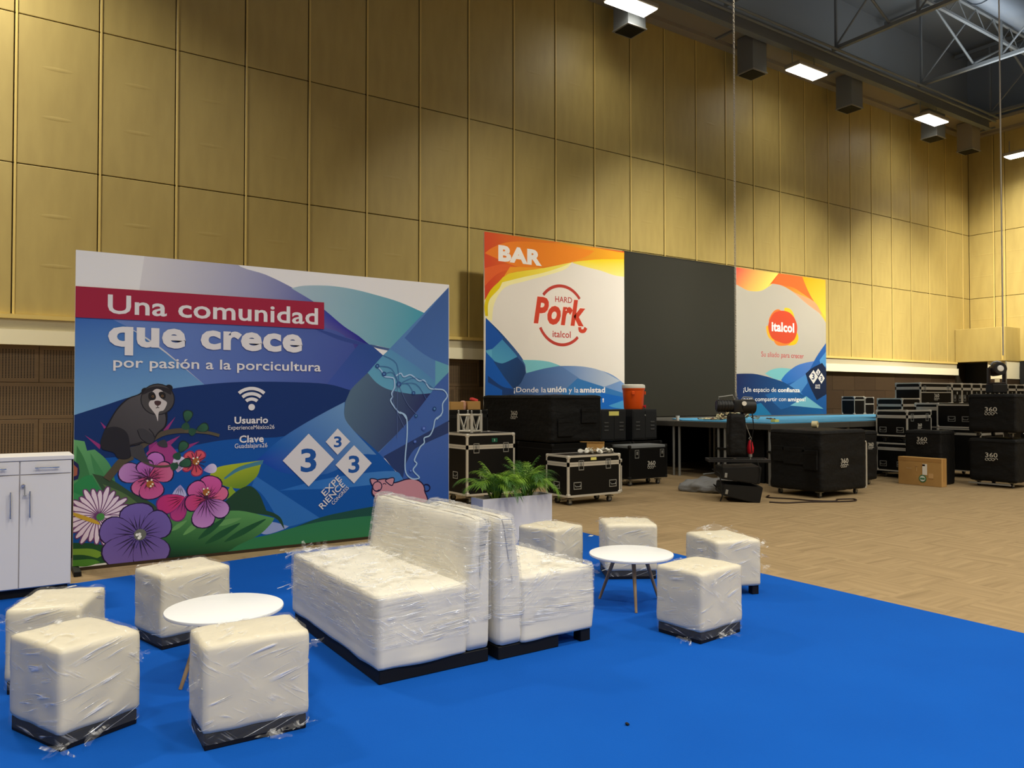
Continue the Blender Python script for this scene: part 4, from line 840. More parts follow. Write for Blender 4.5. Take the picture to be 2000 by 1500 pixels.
# ---------------------------------------------------------------- cabinet
t=thing('storage_cabinet','white low cabinet with steel bar handles at the left photo edge','cabinet',(-.94,7.27,0))
bm=NB(); bxx(bm,0,.02,.08,1.46,.46,1.10,.002); obj('carcass',bm,WHITE,t)
bm=NB(); bxx(bm,-.01,-.005,1.10,1.475,.48,1.135,.003); obj('top',bm,WHITE,t)
bm=NB(); bxx(bm,.02,.05,.0095,1.44,.44,.08); obj('plinth',bm,BLACK,t)
for k in range(4):
    x=.02+k*.36; bm=NB(); bxx(bm,x+.003,0,.09,x+.355,.02,.985,.002); d=obj('door',bm,WHITE,t)
    hx=x+.07 if k%2 else x+.30
    bm=NB(); cyl(bm,(hx,-.03,.65),(hx,-.03,.86),.006,n=8); cyl(bm,(hx,-.03,.67),(hx,0,.67),.005,n=8); cyl(bm,(hx,-.03,.84),(hx,0,.84),.005,n=8); obj('handle',bm,CHROME,d)
    bm=NB(); bxx(bm,x+.003,0,.992,x+.355,.02,1.095,.002); d=obj('drawer',bm,WHITE,t)
    bm=NB(); cyl(bm,(x+.10,-.03,1.045),(x+.27,-.03,1.045),.006,n=8); cyl(bm,(x+.12,-.03,1.045),(x+.12,0,1.045),.005,n=8); cyl(bm,(x+.25,-.03,1.045),(x+.25,0,1.045),.005,n=8); obj('handle',bm,CHROME,d)
    if k==3:
        bm=NB(); cyl(bm,(x+.025,-.012,.905),(x+.025,0,.905),.012,n=12); bxx(bm,x+.01,-.03,.895,x+.03,-.012,.915,.002); obj('lock',bm,CHROME,t)
        bm=NB(); bxx(bm,x+.03,-.024,.83,x+.036,-.018,.90,.001); lathe(bm,[(.012,-.002),(.012,.002)],(x+.035,-.02,.825),10); obj('key',bm,ZINC,t)
# ---------------------------------------------------------------- wrapped furniture
def wr_noise(seed,amp,sx=(5,5,34)):
    def f(p,n):
        q=Vector((p.x*sx[0]+seed*7.3,p.y*sx[1]-seed*3.1,p.z*sx[2] if abs(n.z)<.6 else p.z*5))
        if abs(n.z)>.6: q=Vector((p.x*7+p.y*9+seed,p.y*20-p.x*11,seed)); return amp*2.6*(.9*(1-abs(noise.noise(q))*2.2)+.5*(1-abs(noise.noise(q*2.1+Vector((3,8,1))))*2))
        return amp*(abs(noise.noise(q))*1.3+.35*max(0,noise.noise(q*2.3+Vector((9,1,4)))))
    return f
def film_box(parent,L,W,z0,z1,r,seed,n=26,amp=.0045,loc=(0,0,0),taper=None,off=.004,m=None):
    bm=NB(); g=wr_noise(seed,amp); hem=lambda p,nn: off+g(p,nn)
    soft_box(bm,L,W,z0,z1,r,n,hem,bottom=False,taper=taper); return obj('plastic_film',bm,m or FILM,parent,loc,smooth='keep')
def film_tuft(parent,loc,seed,s=.07,n=7):
    rd=random.Random(seed); bm=NB()
    for k in range(n):
        a=rd.random()*2*PI; d=Vector((math.cos(a),math.sin(a),rd.uniform(-.5,.5))); e=Vector((-d.y,d.x,rd.uniform(-.6,.6))); p=Vector((0,0,0)); pr=None
        for i in range(5):
            wd=s*.22*(1-i/5)+.003; A=bm.verts.new(p+e*wd); B=bm.verts.new(p-e*wd)
            if pr: bm.faces.new((pr[0],A,B,pr[1]))
            for q in (A,B): q.co.z=max(q.co.z,-loc[2]+.001)
            pr=(A,B); p=p+d*s*.28+Vector((rd.uniform(-1,1),rd.uniform(-1,1),rd.uniform(-1,1)))*s*.15
    return obj('loose_film',bm,MATS['film'],parent,loc,smooth='keep')
def ottoman(label,x,y,th,L,W,H,seed,feet=False,tufts=(),peak=0):
    t=thing('cube_ottoman',label,'ottoman',(x,y,.009),math.radians(th),'film wrapped cube ottomans')
    z0=.07; H-=.009
    dome=lambda p,n: (.006*noise.noise(p*9+Vector((seed,0,0)))+(.012*(1-(2*p.x/L)**2)*(1-(2*p.y/W)**2) if n.z>.7 else 0))
    bm=NB(); soft_box(bm,L-.012,W-.012,z0,H-.008,.02,14,dome); obj('upholstered_body',bm,LEATH,t,smooth='keep' ) 
    for p in t.children[0].data.polygons: p.use_smooth=True
    if feet:
        for sx in (-1,1):
            for sy in (-1,1): inst('foot','of%d'%(L*100),lambda bm:bxx(bm,-.03,-.03,0,.03,.03,.075,.004),PLINTH,t,(sx*(L/2-.05),sy*(W/2-.05),0))
    else:
        bm=NB(); bxx(bm,-L/2+.018,-W/2+.018,0,L/2-.018,W/2-.018,.072,.004); obj('plinth',bm,PLINTH,t)
    tp=None
    if peak:
        def tp(p):
            if p.z>H-.08: 
                d=math.hypot(p.x-.02,p.y-W*.28); p.z+=peak*max(0,1-d/.2)
            return p
    o=film_box(t,L-.012,W-.012,.03 if not feet else .14,H-.006,.03,seed,taper=tp)
    for p in o.data.polygons: p.use_smooth=True
    for k,(a,b,c) in enumerate(tufts): film_tuft(t,(a*L/2,b*W/2,c),seed*10+k)
    return t
ottoman('cube ottoman in the front row at the left photo edge, corner to the viewer',.331,4.304,23.9,.40,.48,.475,1,tufts=((-.95,-1,.03),(-.3,-1.05,.03),(.8,-1.05,.36)))
ottoman('cube ottoman front and centre, nearest the viewer, long side on',1.03,3.83,-1.5,.50,.36,.49,2,tufts=((-1.05,-.6,.30),(.2,-1.08,.02),(.7,-1.08,.03),(1.02,-.8,.4)))
ottoman('cube ottoman cut by the left photo edge, below the white cabinet',.305,5.115,-20.7,.385,.497,.47,3,tufts=((-.9,-.9,.4),(-1,-.5,.3)))
ottoman('cube ottoman in front of the purple flower of the blue panel',1.05,5.53,14.5,.48,.42,.485,4,tufts=((-1.05,-.3,.42),(.9,-1,.05),(1.05,-.2,.3)))
ottoman('cube ottoman right of the round table, torn film hanging at its base',3.997,3.67,5,.47,.39,.475,5,tufts=((-1.05,-.5,.02),(-.2,-1.1,.03),(.3,-1.08,.03),(-.4,-1,.40)))
ottoman('cube ottoman behind the right round table, seen face on',4.758,5.224,-31.1,.47,.42,.495,6,tufts=((-.9,-1,.1),(-1,.8,.46),(.5,1,.47)))
ottoman('cube ottoman on dark feet with a peak of loose film on top',5.06,4.39,-18,.42,.52,.46,7,feet=True,tufts=((1.03,-.9,.40),(1.1,-.9,.30),(1.15,-1,.22),(-.2,.6,.5),(.6,.7,.47)),peak=.06)
ottoman('cube ottoman right behind the double sofa',4.209,5.644,14.7,.43,.44,.455,8,tufts=((-.3,-1.02,.4),))
# sofas: two seat modules standing back to back
def sofa(label,x,y,flip,seed):
    t=thing('sofa_module',label,'sofa',(x+(.013 if flip else -.013),y,.009),PI if flip else 0,'back to back sofa modules')
    D,W=.74,1.48 if not flip else .95
    ys=(-W/2,W/2)
    bm=NB(); soft_box(bm,.575,W,.075,.49,.018,16,lambda p,n:.010*noise.noise(p*5+Vector((seed,2,0)))); o=obj('seat',bm,LEATH2,t,(-.0825,0,0),smooth='keep')
    def tap(p):
        f=max(0,(p.z-.40)/.47)
        if p.x<0: p.x+=.075*f
        return p
    bm=NB(); soft_box(bm,.185,W,.075,.865,.04,14,lambda p,n:.006*noise.noise(p*5+Vector((seed,7,0))),taper=tap); b=obj('backrest',bm,LEATH2,t,(.2775,0,0),smooth='keep')
    for q in (o,b):
        for p in q.data.polygons: p.use_smooth=True
    if not flip:
        bm=NB(); bxx(bm,-.355,-W/2+.015,0,.36,W/2-.015,.08,.005); obj('plinth',bm,BLACK,t)
    else:
        bm=NB(); bxx(bm,-.10,-W/2+.02,0,.36,W/2-.02,.08,.005); obj('plinth',bm,BLACK,t)
        for s in (-1,1): inst('foot','sfoot',lambda bm:bxx(bm,-.04,-.04,0,.04,.04,.08,.004),BLACK,t,(-.32,s*(W/2-.06),0))
    f1=film_box(t,.60,W+.015,.20,.50,.03,seed,44,.0055,(-.08,0,0),m=FILMD); f2=film_box(t,.205,W+.012,.26,.875,.04,seed+3,34,.0035,(.2775,0,0),tap,m=FILMD)
    for q in (f1,f2):
        for p in q.data.polygons: p.use_smooth=True
    return t
# seat depth runs along x, backs meet at x = 2.52
s1=sofa('wide white film wrapped sofa facing left, backrest towards the other sofa',2.145,4.70,False,11)
for k,(a,b,c) in enumerate(((-.36,.7,.5),(-.3,.74,.51),(-.15,.75,.5),(-.38,.6,.3),(-.38,.7,.42))): film_tuft(s1,(a,b,c),50+k,.11)
s2=sofa('white film wrapped sofa seat facing right, with one dark foot showing',2.895,4.405,True,12)
for k,(a,b,c) in enumerate(((-.37,.46,.49),(-.36,.45,.46))): film_tuft(s2,(a,b,c),70+k,.08)
# round tables
def round_table(label,x,y,r,z,a0):
    t=thing('round_table',label,'side table',(x,y,.009),0,'white round side tables'); z-=.009
    bm=NB(); lathe(bm,[(r-.012,z-.022),(r-.003,z-.018),(r,z-.010),(r-.002,z-.002),(r-.008,z)],(0,0,0),64); obj('tabletop',bm,TABW,t,smooth=True)
    for k in range(3):
        a=math.radians(a0+120*k); c,s=math.cos(a),math.sin(a)
        bm=NB(); cyl(bm,(c*.27,s*.27,0),(c*.13,s*.13,z-.03),.010,.017,12); obj('leg',bm,LEGW,t,smooth=True)
        bm=NB(); bxx(bm,-.05,-.02,z-.034,.05,.02,z-.021,.003); obj('mounting_plate',bm,LEGW,t,(c*.13,s*.13,0),(0,0,a))
round_table('white round table among the left ottomans',1.105,4.62,.325,.40,200)
round_table('white round table with three wooden legs right of the sofas',4.11,4.47,.325,.40,235)
# crumb on the blue carpet
bm=NB(); bmesh.ops.create_icosphere(bm,subdivisions=1,radius=.012)
for v in bm.verts: v.co*=1+.4*noise.noise(v.co*90); v.co.z*=.6
tag(obj('carpet_crumb',bm,BLACK,loc=(2.567,2.823,.016)),'tiny dark crumb on the empty blue carpet in front of the sofa','debris')
# ---------------------------------------------------------------- road cases and stage gear
def caster(parent,x,y,key='c',m=WHEEL):
    c=inst('caster','fork'+key,lambda bm:(bxx(bm,-.05,-.045,.085,.05,.045,.10,.002),bxx(bm,-.028,-.024,.03,.02,-.018,.09),bxx(bm,-.028,.018,.03,.02,.024,.09)),ZINC,parent,(x,y,0))
    inst('wheel','wh'+key,lambda bm:cyl(bm,(0,-.016,.045),(0,.016,.045),.045,n=16),m,c,(0,0,0))
FS={}
def handle(parent,face,u,v,w_,d_):
    def b(bm):
        for a in (bxx(bm,-.075,-.010,-.055,.075,-.002,-.042,.002),bxx(bm,-.075,-.010,.042,.075,-.002,.055,.002),bxx(bm,-.075,-.010,-.055,-.062,-.002,.055,.002),bxx(bm,.062,-.010,-.055,.075,-.002,.055,.002)): pass
        tube(bm,[(-.045,-.008,.012),(-.045,-.02,-.012),(.045,-.02,-.012),(.045,-.008,.012)],.006,6)
    loc,rot=((u,-d_/2,v),None) if face=='f' else ((-w_/2,-u,v),(0,0,-PI/2))
    inst('recessed_handle','hd',b,ZINC,parent,loc,rot)
def latch(parent,face,u,v,w_,d_):
    def b(bm):
        bxx(bm,-.05,-.010,-.08,-.04,-.002,.06,.001); bxx(bm,.04,-.010,-.08,.05,-.002,.06,.001); bxx(bm,-.05,-.010,.05,.05,-.002,.06,.001); bxx(bm,-.05,-.010,-.09,.05,-.002,-.078,.001)
        bxx(bm,-.018,-.016,-.03,.018,-.004,.03,.003); bxx(bm,-.008,-.024,-.012,.008,-.012,.012,.002)
    loc,rot=((u,-d_/2,v),None) if face=='f' else ((-w_/2,-u,v),(0,0,-PI/2))
    inst('butterfly_latch','lt',b,ZINC,parent,loc,rot)
def logo(parent,loc,s,rot=(0,0,0)):
    s*=.85
    me=text_mesh('360',.015,(-s,s,0,s*.8),0); me.materials.append(flatmat((200,196,186)))
    link('printed_mark',me,parent,loc,rot)
    bm=NB()
    for k in range(4):
        x=-s*.78+k*s*.52; tube(bm,[(x+.24*s*math.cos(a*.7),-.001,-s*.38+.22*s*math.sin(a*.7)) for a in range(9 if k<3 else 6)],s*.045,4)
    obj('printed_mark',bm,flatmat((200,196,186)),parent,loc,rot)
def case(label,x,y,w_,d_,z0,h,lid=.16,cast=True,th=0,fh=(),lh=(),fl=(),ll=(),mark=None,group=None,edge=.026,lidm=None,dark=False,name='flight_case'):
    """x,y is the near left corner; w_ along the wall, d_ away; cast lifts the body on wheels"""
    t=thing(name,label,'case',(x+w_/2,y+d_/2,z0),math.radians(th),group)
    c=.135 if cast else 0.0; A=ZINC if dark else ALU
    bm=NB(); bxx(bm,-w_/2,-d_/2,c,w_/2,d_/2,h-lid,.003); obj('body',bm,VBLK,t)
    bm=NB(); bxx(bm,-w_/2,-d_/2,h-lid+.004,w_/2,d_/2,h,.003); l=obj('lid',bm,lidm or VBLK,t)
    e=edge; o=.004
    if dark: A=RUB
    def frame(bm,za,zb):
        for sx in (-1,1):
            for sy in (-1,1):
                X=sx*(w_/2+o); Y=sy*(d_/2+o); bxx(bm,min(X,X-sx*e),min(Y,Y-sy*e),za-o,max(X,X-sx*e),max(Y,Y-sy*e),zb+o)
        for z,dz in ((za-o,e),(zb+o-e,e)):
            for sy in (-1,1):
                Y=sy*(d_/2+o); bxx(bm,-w_/2-o,min(Y,Y-sy*e),z,w_/2+o,max(Y,Y-sy*e),z+dz)
            for sx in (-1,1):
                X=sx*(w_/2+o); bxx(bm,min(X,X-sx*e),-d_/2-o,z,max(X,X-sx*e),d_/2+o,z+dz)
    bm=NB(); frame(bm,c,h-lid-.004); obj('edge_frame',bm,A,t)
    if lid>.05: bm=NB(); frame(bm,h-lid+.008,h); obj('edge_frame',bm,A,l)
    for sx in (-1,1):
        for sy in (-1,1):
            for z in (c+.02,h-.02): inst('ball_corner','bc'+A.name,lambda bm:bxx(bm,-.028,-.028,-.028,.028,.028,.028,.014,2),A,t,(sx*(w_/2-.018),sy*(d_/2-.018),z))
            if cast: caster(t,sx*(w_/2-.12),sy*(d_/2-.12) if d_>.3 else 0)
    hv=(.40 if cast else .36)*h if h>.45 else .5*(h-lid)
    for u in fh: handle(t,'f',u*w_/2,hv,w_,d_)
    for u in lh: handle(t,'l',u*d_/2,hv,w_,d_)
    for u in fl: latch(t,'f',u*w_/2,h-lid,w_,d_)
    for u in ll: latch(t,'l',u*d_/2,h-lid,w_,d_)
    if mark: logo(t,(mark[0]*w_/2,-d_/2-.006,mark[1]*h) if mark[2]=='f' else (-w_/2-.006,-mark[0]*d_/2,mark[1]*h),mark[3],None if mark[2]=='f' else (0,0,-PI/2))
    return t
def covered(label,x,y,w_,d_,z0,h,seed,cast=True,marks=(),pockets=(),group='black padded covers over cases'):
    t=thing('covered_case',label,'covered case',(x+w_/2,y+d_/2,z0),0,group); c=.10 if cast else 0
    def dsp(p,n):
        q=Vector((p.x*2.2+seed,p.y*2.2,p.z*7)); r=Vector((p.x*7+p.z*6,p.y*7+p.z*5,seed))
        return .012*noise.noise(q)+.010*abs(noise.noise(r))
    bm=NB(); soft_box(bm,w_,d_,c,h,.035,20,dsp); o=obj('cover',bm,COVER,t,smooth='keep')
    for p in o.data.polygons: p.use_smooth=True
    bm=NB()
    for z in (h-.05,): 
        for a,b in (((-1,-1),(1,-1)),((-1,-1),(-1,1))): cyl(bm,(a[0]*(w_/2+.010),a[1]*(d_/2+.010),z),(b[0]*(w_/2+.010),b[1]*(d_/2+.010),z),.006,n=6)
    obj('piping',bm,RUB,t)
    for f,u,v,pw,ph in pockets:
        bm=NB(); bxx(bm,-pw/2,-.035,-ph/2,pw/2,0,ph/2,.01); bxx(bm,-pw/2-.01,-.042,ph/2-.05,pw/2+.01,-.030,ph/2+.02,.004)
        obj('pocket',bm,COVER,t,(u*w_/2,-d_/2,v*h) if f=='f' else (-w_/2,-u*d_/2,v*h),None if f=='f' else (0,0,-PI/2))
    if cast:
        for sx in (-1,1):
            for sy in (-1,1): caster(t,sx*(w_/2-.12),sy*(d_/2-.12))
    for f,u,v,s in marks: logo(t,(u*w_/2,-d_/2-.026,v*h) if f=='f' else (-w_/2-.026,-u*d_/2,v*h),s,None if f=='f' else (0,0,-PI/2))
    return t
# left group
case('tall black flight case carrying the small truss piece, beside the blue panel',5.86,9.96,.86,.75,0,1.06,.20,fl=(-.62,.62),fh=(-.3,),lh=(.1,),edge=.03)
for q in [(6.36,9.95,.99)]:
    bm=NB(); bxx(bm,-.05,-.012,-.03,.05,-.006,.03); t=tag(obj('exit_sticker',bm,flatmat((16,90,66)),None,(6.35,9.966,.96)),'small green sticker on the tall flight case lid','sticker')
    me=text_mesh(')',.03,(-.012,.004,-.02,.02),-.014); me.materials.append(flatmat((230,240,235))); link('lettering',me,t)
case('black flight case with open top edge full of white scraps, behind the planter',7.02,8.99,1.02,.54,0,.745,.13,fl=(-.52,.52),fh=(-.66,.70),lh=(.0,),edge=.03)
bm=NB(); bxx(bm,-.055,-.008,-.02,.055,-.003,.02); tag(obj('paper_tape_label',bm,YEL,None,(7.50,8.985,.69)),'yellow tape label on the lid of the case behind the planter','label')
case('small silver edged case behind the right end of the scrap filled case',8.33,9.9,.56,.4,0,.56,.08,cast=False)
t=case('black wheeled case with grey lid and round white mark, left of the stage legs',9.49,10.36,.94,.5,0,.74,.05,fl=(),lidm=DKGREY,dark=True,edge=.012,mark=(.15,.50,'f',.115))
for u in (-.62,.72): latch(t,'f',u*.47,.60,.94,.5)
case('tall dark case behind the truss piece, next to the blue panel edge',6.62,12.35,1.1,.7,0,1.385,.12,dark=True,lh=(),fh=(-.75,))
# cardboard boxes on it
def carton(label,x,y,z,w_,d_,h,th=0,flaps=False):
    t=thing('cardboard_box',label,'box',(x,y,z),math.radians(th)); bm=NB(); bxx(bm,-w_/2,-d_/2,0,w_/2,d_/2,h,.003); obj('carton',bm,CARD,t)
    bm=NB(); bxx(bm,-w_/2-.001,-.03,h-.001,w_/2+.001,.03,h+.001); bxx(bm,-w_/2-.002,-.03,h*.55,-w_/2,.03,h); obj('packing_tape',bm,mat('packing_tape',(176,134,80),.3),t); return t
carton('left of the two cardboard boxes on the tall dark case',7.08,12.55,1.386,.28,.3,.15,4); carton('right of the two cardboard boxes on the tall dark case',7.47,12.55,1.386,.26,.3,.16,-6)
bm=NB(); lathe(bm,[(.05,0),(.06,.08),(.05,.15),(.03,.17)],(0,0,0),12); tag(obj('paper_bag',bm,mat('pinkish_paper',(196,150,128),.7),None,(7.27,12.5,1.386)),'crumpled pinkish bag between the two cardboard boxes','bag')
bm=NB(); bxx(bm,-.07,-.05,0,.07,.05,.05,.01); tag(obj('red_cloth',bm,mat('red_cloth',(210,70,70),.7),None,(7.53,12.55,1.549),(0,.3,0)),'small red cloth on the right cardboard box','cloth')
# truss section standing on the tall case
t=thing('truss_section','short silver box truss section standing on the tall flight case','truss',(6.13,10.33,1.062),math.radians(24))
for sx in (-1,1):
    for sy in (-1,1):
        inst('chord','tch',lambda bm:cyl(bm,(0,0,.01),(0,0,.30),.024,n=12),ALU,t,(sx*.125,sy*.125,0)); inst('spigot','tsp',lambda bm:(cyl(bm,(0,0,.30),(0,0,.34),.012,.012,10),cyl(bm,(0,0,.34),(0,0,.355),.016,.008,10)),ZINC,t,(sx*.125,sy*.125,0))
for k in range(4):
    for z in (.03,.28): inst('cross_bar','tcb',lambda bm:cyl(bm,(-.14,-.125,0),(.14,-.125,0),.015,n=8),ALU,t,(0,0,z),(0,0,k*PI/2))
    inst('diagonal','tdg',lambda bm:(cyl(bm,(-.10,-.125,.28),(.0,-.125,.03),.008,n=6),cyl(bm,(.0,-.125,.03),(.10,-.125,.28),.008,n=6)),ALU,t,(0,0,0),(0,0,k*PI/2))
# covered stack and what carries it
case('low black case under the near half of the large covered box',8.25,11.02,1.1,1.1,0,.78,.10,dark=True,edge=.008,group='dark cases under the large covered box'); case('low black case under the far half of the large covered box',8.25,12.2,1.1,1.1,0,.78,.10,dark=True,edge=.008,group='dark cases under the large covered box')
covered('largest black covered box with wrinkled cover, under the word BAR panel',8.23,11.0,1.15,2.35,.80,.86,3,False,(('l',.0,.55,.13),),(('f',.45,.55,.36,.26),('f',-.5,.3,.34,.3)))
case('low dark case beneath the loudspeaker with the yellow label',9.85,11.55,.78,.75,0,.72,.08,dark=True,edge=.008,group='dark cases below the subwoofers'); case('low dark case beneath the loudspeaker carrying the orange cooler',10.68,11.55,.80,.75,0,.72,.08,dark=True,edge=.008,group='dark cases below the subwoofers')
def sub(label,x,y,w_,extra):
    t=thing('subwoofer',label,'speaker',(x+w_/2,y+.35,.755),0,'black bass speakers'); m=mat('textured_black',(28,29,31),.7,0,((60,60,60),.3,.004))
    bm=NB(); bxx(bm,-w_/2,-.32,0,w_/2,.32,.62,.01,2); obj('cabinet',bm,m,t)
    bm=NB(); bxx(bm,-w_/2+.02,-.33,.03,-.012,-.32,.59,.004); bxx(bm,.012,-.33,.03,w_/2-.02,-.32,.59,.004); obj('front_panel',bm,m,t)
    for s in (-1,1):
        for k in range(3): inst('vent_slot','vs',lambda bm:bxx(bm,-.055,-.340,-.014,.055,-.330,.014,.003),mat('slot_grey',(70,70,70),.6),t,(s*w_*.30,0,.36-.075*k))
    for s in (-1,1):
        for u in (-1,1): inst('rubber_foot','rf',lambda bm:cyl(bm,(0,0,-.032),(0,0,0),.02,n=10),RUB,t,(s*(w_/2-.06),u*.25,0))
    if extra=='label':
        bm=NB(); bxx(bm,-.13,-.336,.50,.13,-.331,.585); obj('label',bm,YEL,t)['label']='pale yellow paper label'
    else:
        bm=NB(); cyl(bm,(.0,-.336,.50),(.0,-.329,.50),.016,n=10); obj('knob',bm,ZINC,t)
sub('black bass speaker with a pale yellow label',9.90,11.6,.66,'label'); sub('black bass speaker under the orange cooler',10.74,11.6,.68,'knob')
t=thing('drinks_cooler','orange round drinks cooler with a white lid','cooler',(11.02,11.9,1.376))
bm=NB(); lathe(bm,[(.19,0),(.20,.02),(.225,.40),(.225,.415)],(0,0,0),36); obj('tank',bm,ORANGE,t,smooth=True)
bm=NB(); lathe(bm,[(.232,.40),(.236,.415),(.236,.435),(.21,.44)],(0,0,0),36); obj('rim',bm,ORANGE,t,smooth=True)
bm=NB(); lathe(bm,[(.238,.435),(.242,.45),(.235,.50),(.20,.515)],(0,0,0),36); obj('lid',bm,PLASW,t,smooth=True)
bm=NB(); cyl(bm,(.09,-.20,.06),(.10,-.25,.055),.018,n=10); cyl(bm,(.10,-.245,.09),(.10,-.245,.02),.012,n=8); obj('spigot',bm,RED,t)
for s in (-1,1): 
    bm=NB(); bxx(bm,-.03,-.02,.30,.03,.0,.37,.006); obj('handle',bm,ORANGE,t,(s*.16,-.165,0),(0,0,s*.7))
# white scraps and carton flap on the case behind the planter
rd=random.Random(4); bm=NB()
for k in range(46):
    c=Vector((rd.uniform(-.26,.26),rd.uniform(-.12,.12),rd.uniform(.01,.06)*(1.4-abs(rd.random())))); 
    M=Matrix.Translation(c)@Matrix.Rotation(rd.uniform(0,6),4,Vector((rd.random(),rd.random(),rd.random())))@Matrix.Diagonal((rd.uniform(.03,.07),rd.uniform(.02,.05),.004,1)); bmesh.ops.create_icosphere(bm,subdivisions=1,radius=1,matrix=M)
for v in bm.verts: v.co.z=max(v.co.z,.001)
stuff(tag(obj('paper_scraps',bm,PLASW,None,(7.78,9.25,.752)),'heap of white crumpled paper and film on the case behind the planter','scraps'))
t=thing('cardboard_tray','bent cardboard piece sticking up behind the white scraps','cardboard',(7.95,9.47,.752)); bm=NB(); bxx(bm,-.18,-.006,0,.18,.006,.15,.002); obj('wall',bm,CARD,t); bm=NB(); bxx(bm,-.30,-.03,.145,.16,.03,.155,.002); obj('flap',bm,CARD,t,None,(0,.04,0))
# planter with palms
t=thing('planter_box','long white planter with two green palms','planter',(4.865,7.255,.0)); W_,D_=.935,.25
bm=NB(); 
for a in ((-W_/2,-D_/2,.01,W_/2,-D_/2+.015,.5),(-W_/2,D_/2-.015,.01,W_/2,D_/2,.5),(-W_/2,-D_/2+.015,.01,-W_/2+.015,D_/2-.015,.5),(W_/2-.015,-D_/2+.015,.01,W_/2,D_/2-.015,.5),(-W_/2+.015,-D_/2+.015,.01,W_/2-.015,D_/2-.015,.03)): bxx(bm,*a)
obj('box',bm,WHITE,t)
bm=NB(); bxx(bm,-W_/2+.016,-D_/2+.016,.03,W_/2-.016,D_/2-.016,.455)
obj('soil',bm,SOIL,t)
rd=random.Random(8)
for pi,px in enumerate((-.22,.20)):
    p=thing('potted_palm',['left of the two green palms in the white planter','right of the two green palms in the white planter'][pi],'palm',(4.865+px,7.255,.455),0,'palms of the white planter')
    for k in range(36):
        bm=NB(); bend=rd.uniform(.08,.30); a=rd.uniform(0,2*PI); el=rd.uniform(1.1,1.55); L=rd.uniform(.38,.56)
        pts=[]; q=Vector((rd.uniform(-.05,.05),rd.uniform(-.04,.04),0)); e=el
        for i in range(11): pts.append(q.copy()); q=q+Vector((math.cos(a)*math.cos(e),math.sin(a)*math.cos(e)*.8,math.sin(e)))*(L/10); e-=bend*(.5+i/10)
        tube(bm,pts,lambda u:.005*(1-u)+.0015,4)
        for i in range(3,11):
            P_=pts[i]; d=(pts[i]-pts[i-1]).normalized(); s=d.cross(Vector((0,0,1))); s.normalize()
            for sg in (-1,1):
                for hf in (0,.4,.7):
                    b=P_-d*(L/10)*hf; ll=(.11*math.sin(PI*min(1,(i+1)/12))+.05)*rd.uniform(.8,1.15); dr=(s*sg*.7+d*.8+Vector((0,0,.05))).normalized(); w1=.0030
                    up=d.cross(dr).normalized(); sd=dr.cross(up)*w1; prev=None
                    for j in range(4):
                        u=j/3; c=b+dr*ll*u+Vector((0,0,-.5*ll*u*u)); ww=sd*(.5+1.6*u*(1-u)*1.3 if j<3 else .05); A=bm.verts.new(c+ww); B=bm.verts.new(c-ww)
                        if prev: bm.faces.new((prev[0],A,B,prev[1]))
                        prev=(A,B)
        obj('frond',bm,GREEN if rd.random()<.8 else GREEN2,p,smooth='keep')
# chain hoist with chain bag, and what it lifts
t=thing('chain_hoist','black electric chain hoist hanging on a long chain in front of the screen','chain hoist',(9.67,8.1,0)); HR=math.radians(-34)
bm=NB()
L_=.043; n=int((13.6-1.66)/(L_*1.45))
me=bpy.data.meshes.new('ring'); rb=NB()
R1=[]; 
for k in range(8):
    a=k*2*PI/8; R1.append((math.cos(a)*.014,math.sin(a)*.027))
for i in range(n):
    z=1.66+i*L_*.95*1.0+.02
    if z>13.6: break
    pts=[((x if i%2 else 0),(0 if i%2 else x),z+y) for x,y in R1]; tube(bm,pts,.0058,4,closed=True)
nl=int((13.6-1.66)/(L_*.95))
for i in range(n,nl):
    z=1.66+i*L_*.95+.02; pts=[((x if i%2 else 0),(0 if i%2 else x),z+y) for x,y in R1]; tube(bm,pts,.0058,4,closed=True)
ch=obj('chain',bm,mat('pale_chain_steel',(214,208,190),.5,.1),t); stuff(ch)
def rel(nm,build,m,smooth=False): 
    bm=NB(); build(bm); return obj(nm,bm,m,t,(0,0,0),(0,0,HR),smooth)
rel('motor_body',lambda bm:(cyl(bm,(-.30,0,1.48),(-.04,0,1.48),.095,n=20),cyl(bm,(-.31,0,1.48),(-.29,0,1.48),.08,n=20),*[cyl(bm,(-.28+.045*k,0,1.48),(-.265+.045*k,0,1.48),.102,n=20) for k in range(5)]),mat('hoist_black',(26,26,27),.35),True)
rel('gearbox',lambda bm:(bxx(bm,-.06,-.10,1.38,.10,.10,1.58,.02,2),cyl(bm,(.08,0,1.47),(.28,0,1.47),.115,n=18),cyl(bm,(.28,0,1.47),(.30,0,1.47),.09,n=18)),mat('hoist_black',(26,26,27),.35),True)
rel('rating_plate',lambda bm:cyl(bm,(.10,-.118,1.52),(.10,-.10,1.52),.036,n=16),PLASW)
rel('lifting_hook',lambda bm:(tube(bm,[(0,0,1.68),(0,0,1.62),(.03,0,1.60),(.03,0,1.575),(0,0,1.56),(-.03,0,1.58)],.011,8),cyl(bm,(0,0,1.63),(0,0,1.67),.022,n=10)),ZINC,True)
rel('carry_handle',lambda bm:(tube(bm,[(-.27,0,1.57),(-.27,0,1.62),(-.05,0,1.65),(-.02,0,1.58)],.009,8),tube(bm,[(.27,0,1.56),(.26,0,1.61),(.12,0,1.62),(.08,0,1.57)],.009,8)),ZINC,True)
rel('chain_bag',lambda bm:soft_box(bm,.27,.22,.70,1.36,.04,10,lambda p,n:.012*noise.noise(Vector((p.x*9,p.y*9,p.z*4))),taper=lambda p:(p.__setattr__('x',p.x*(.9+.1*min(1,(1.4-p.z)*3))) or p)),COVER,'keep')
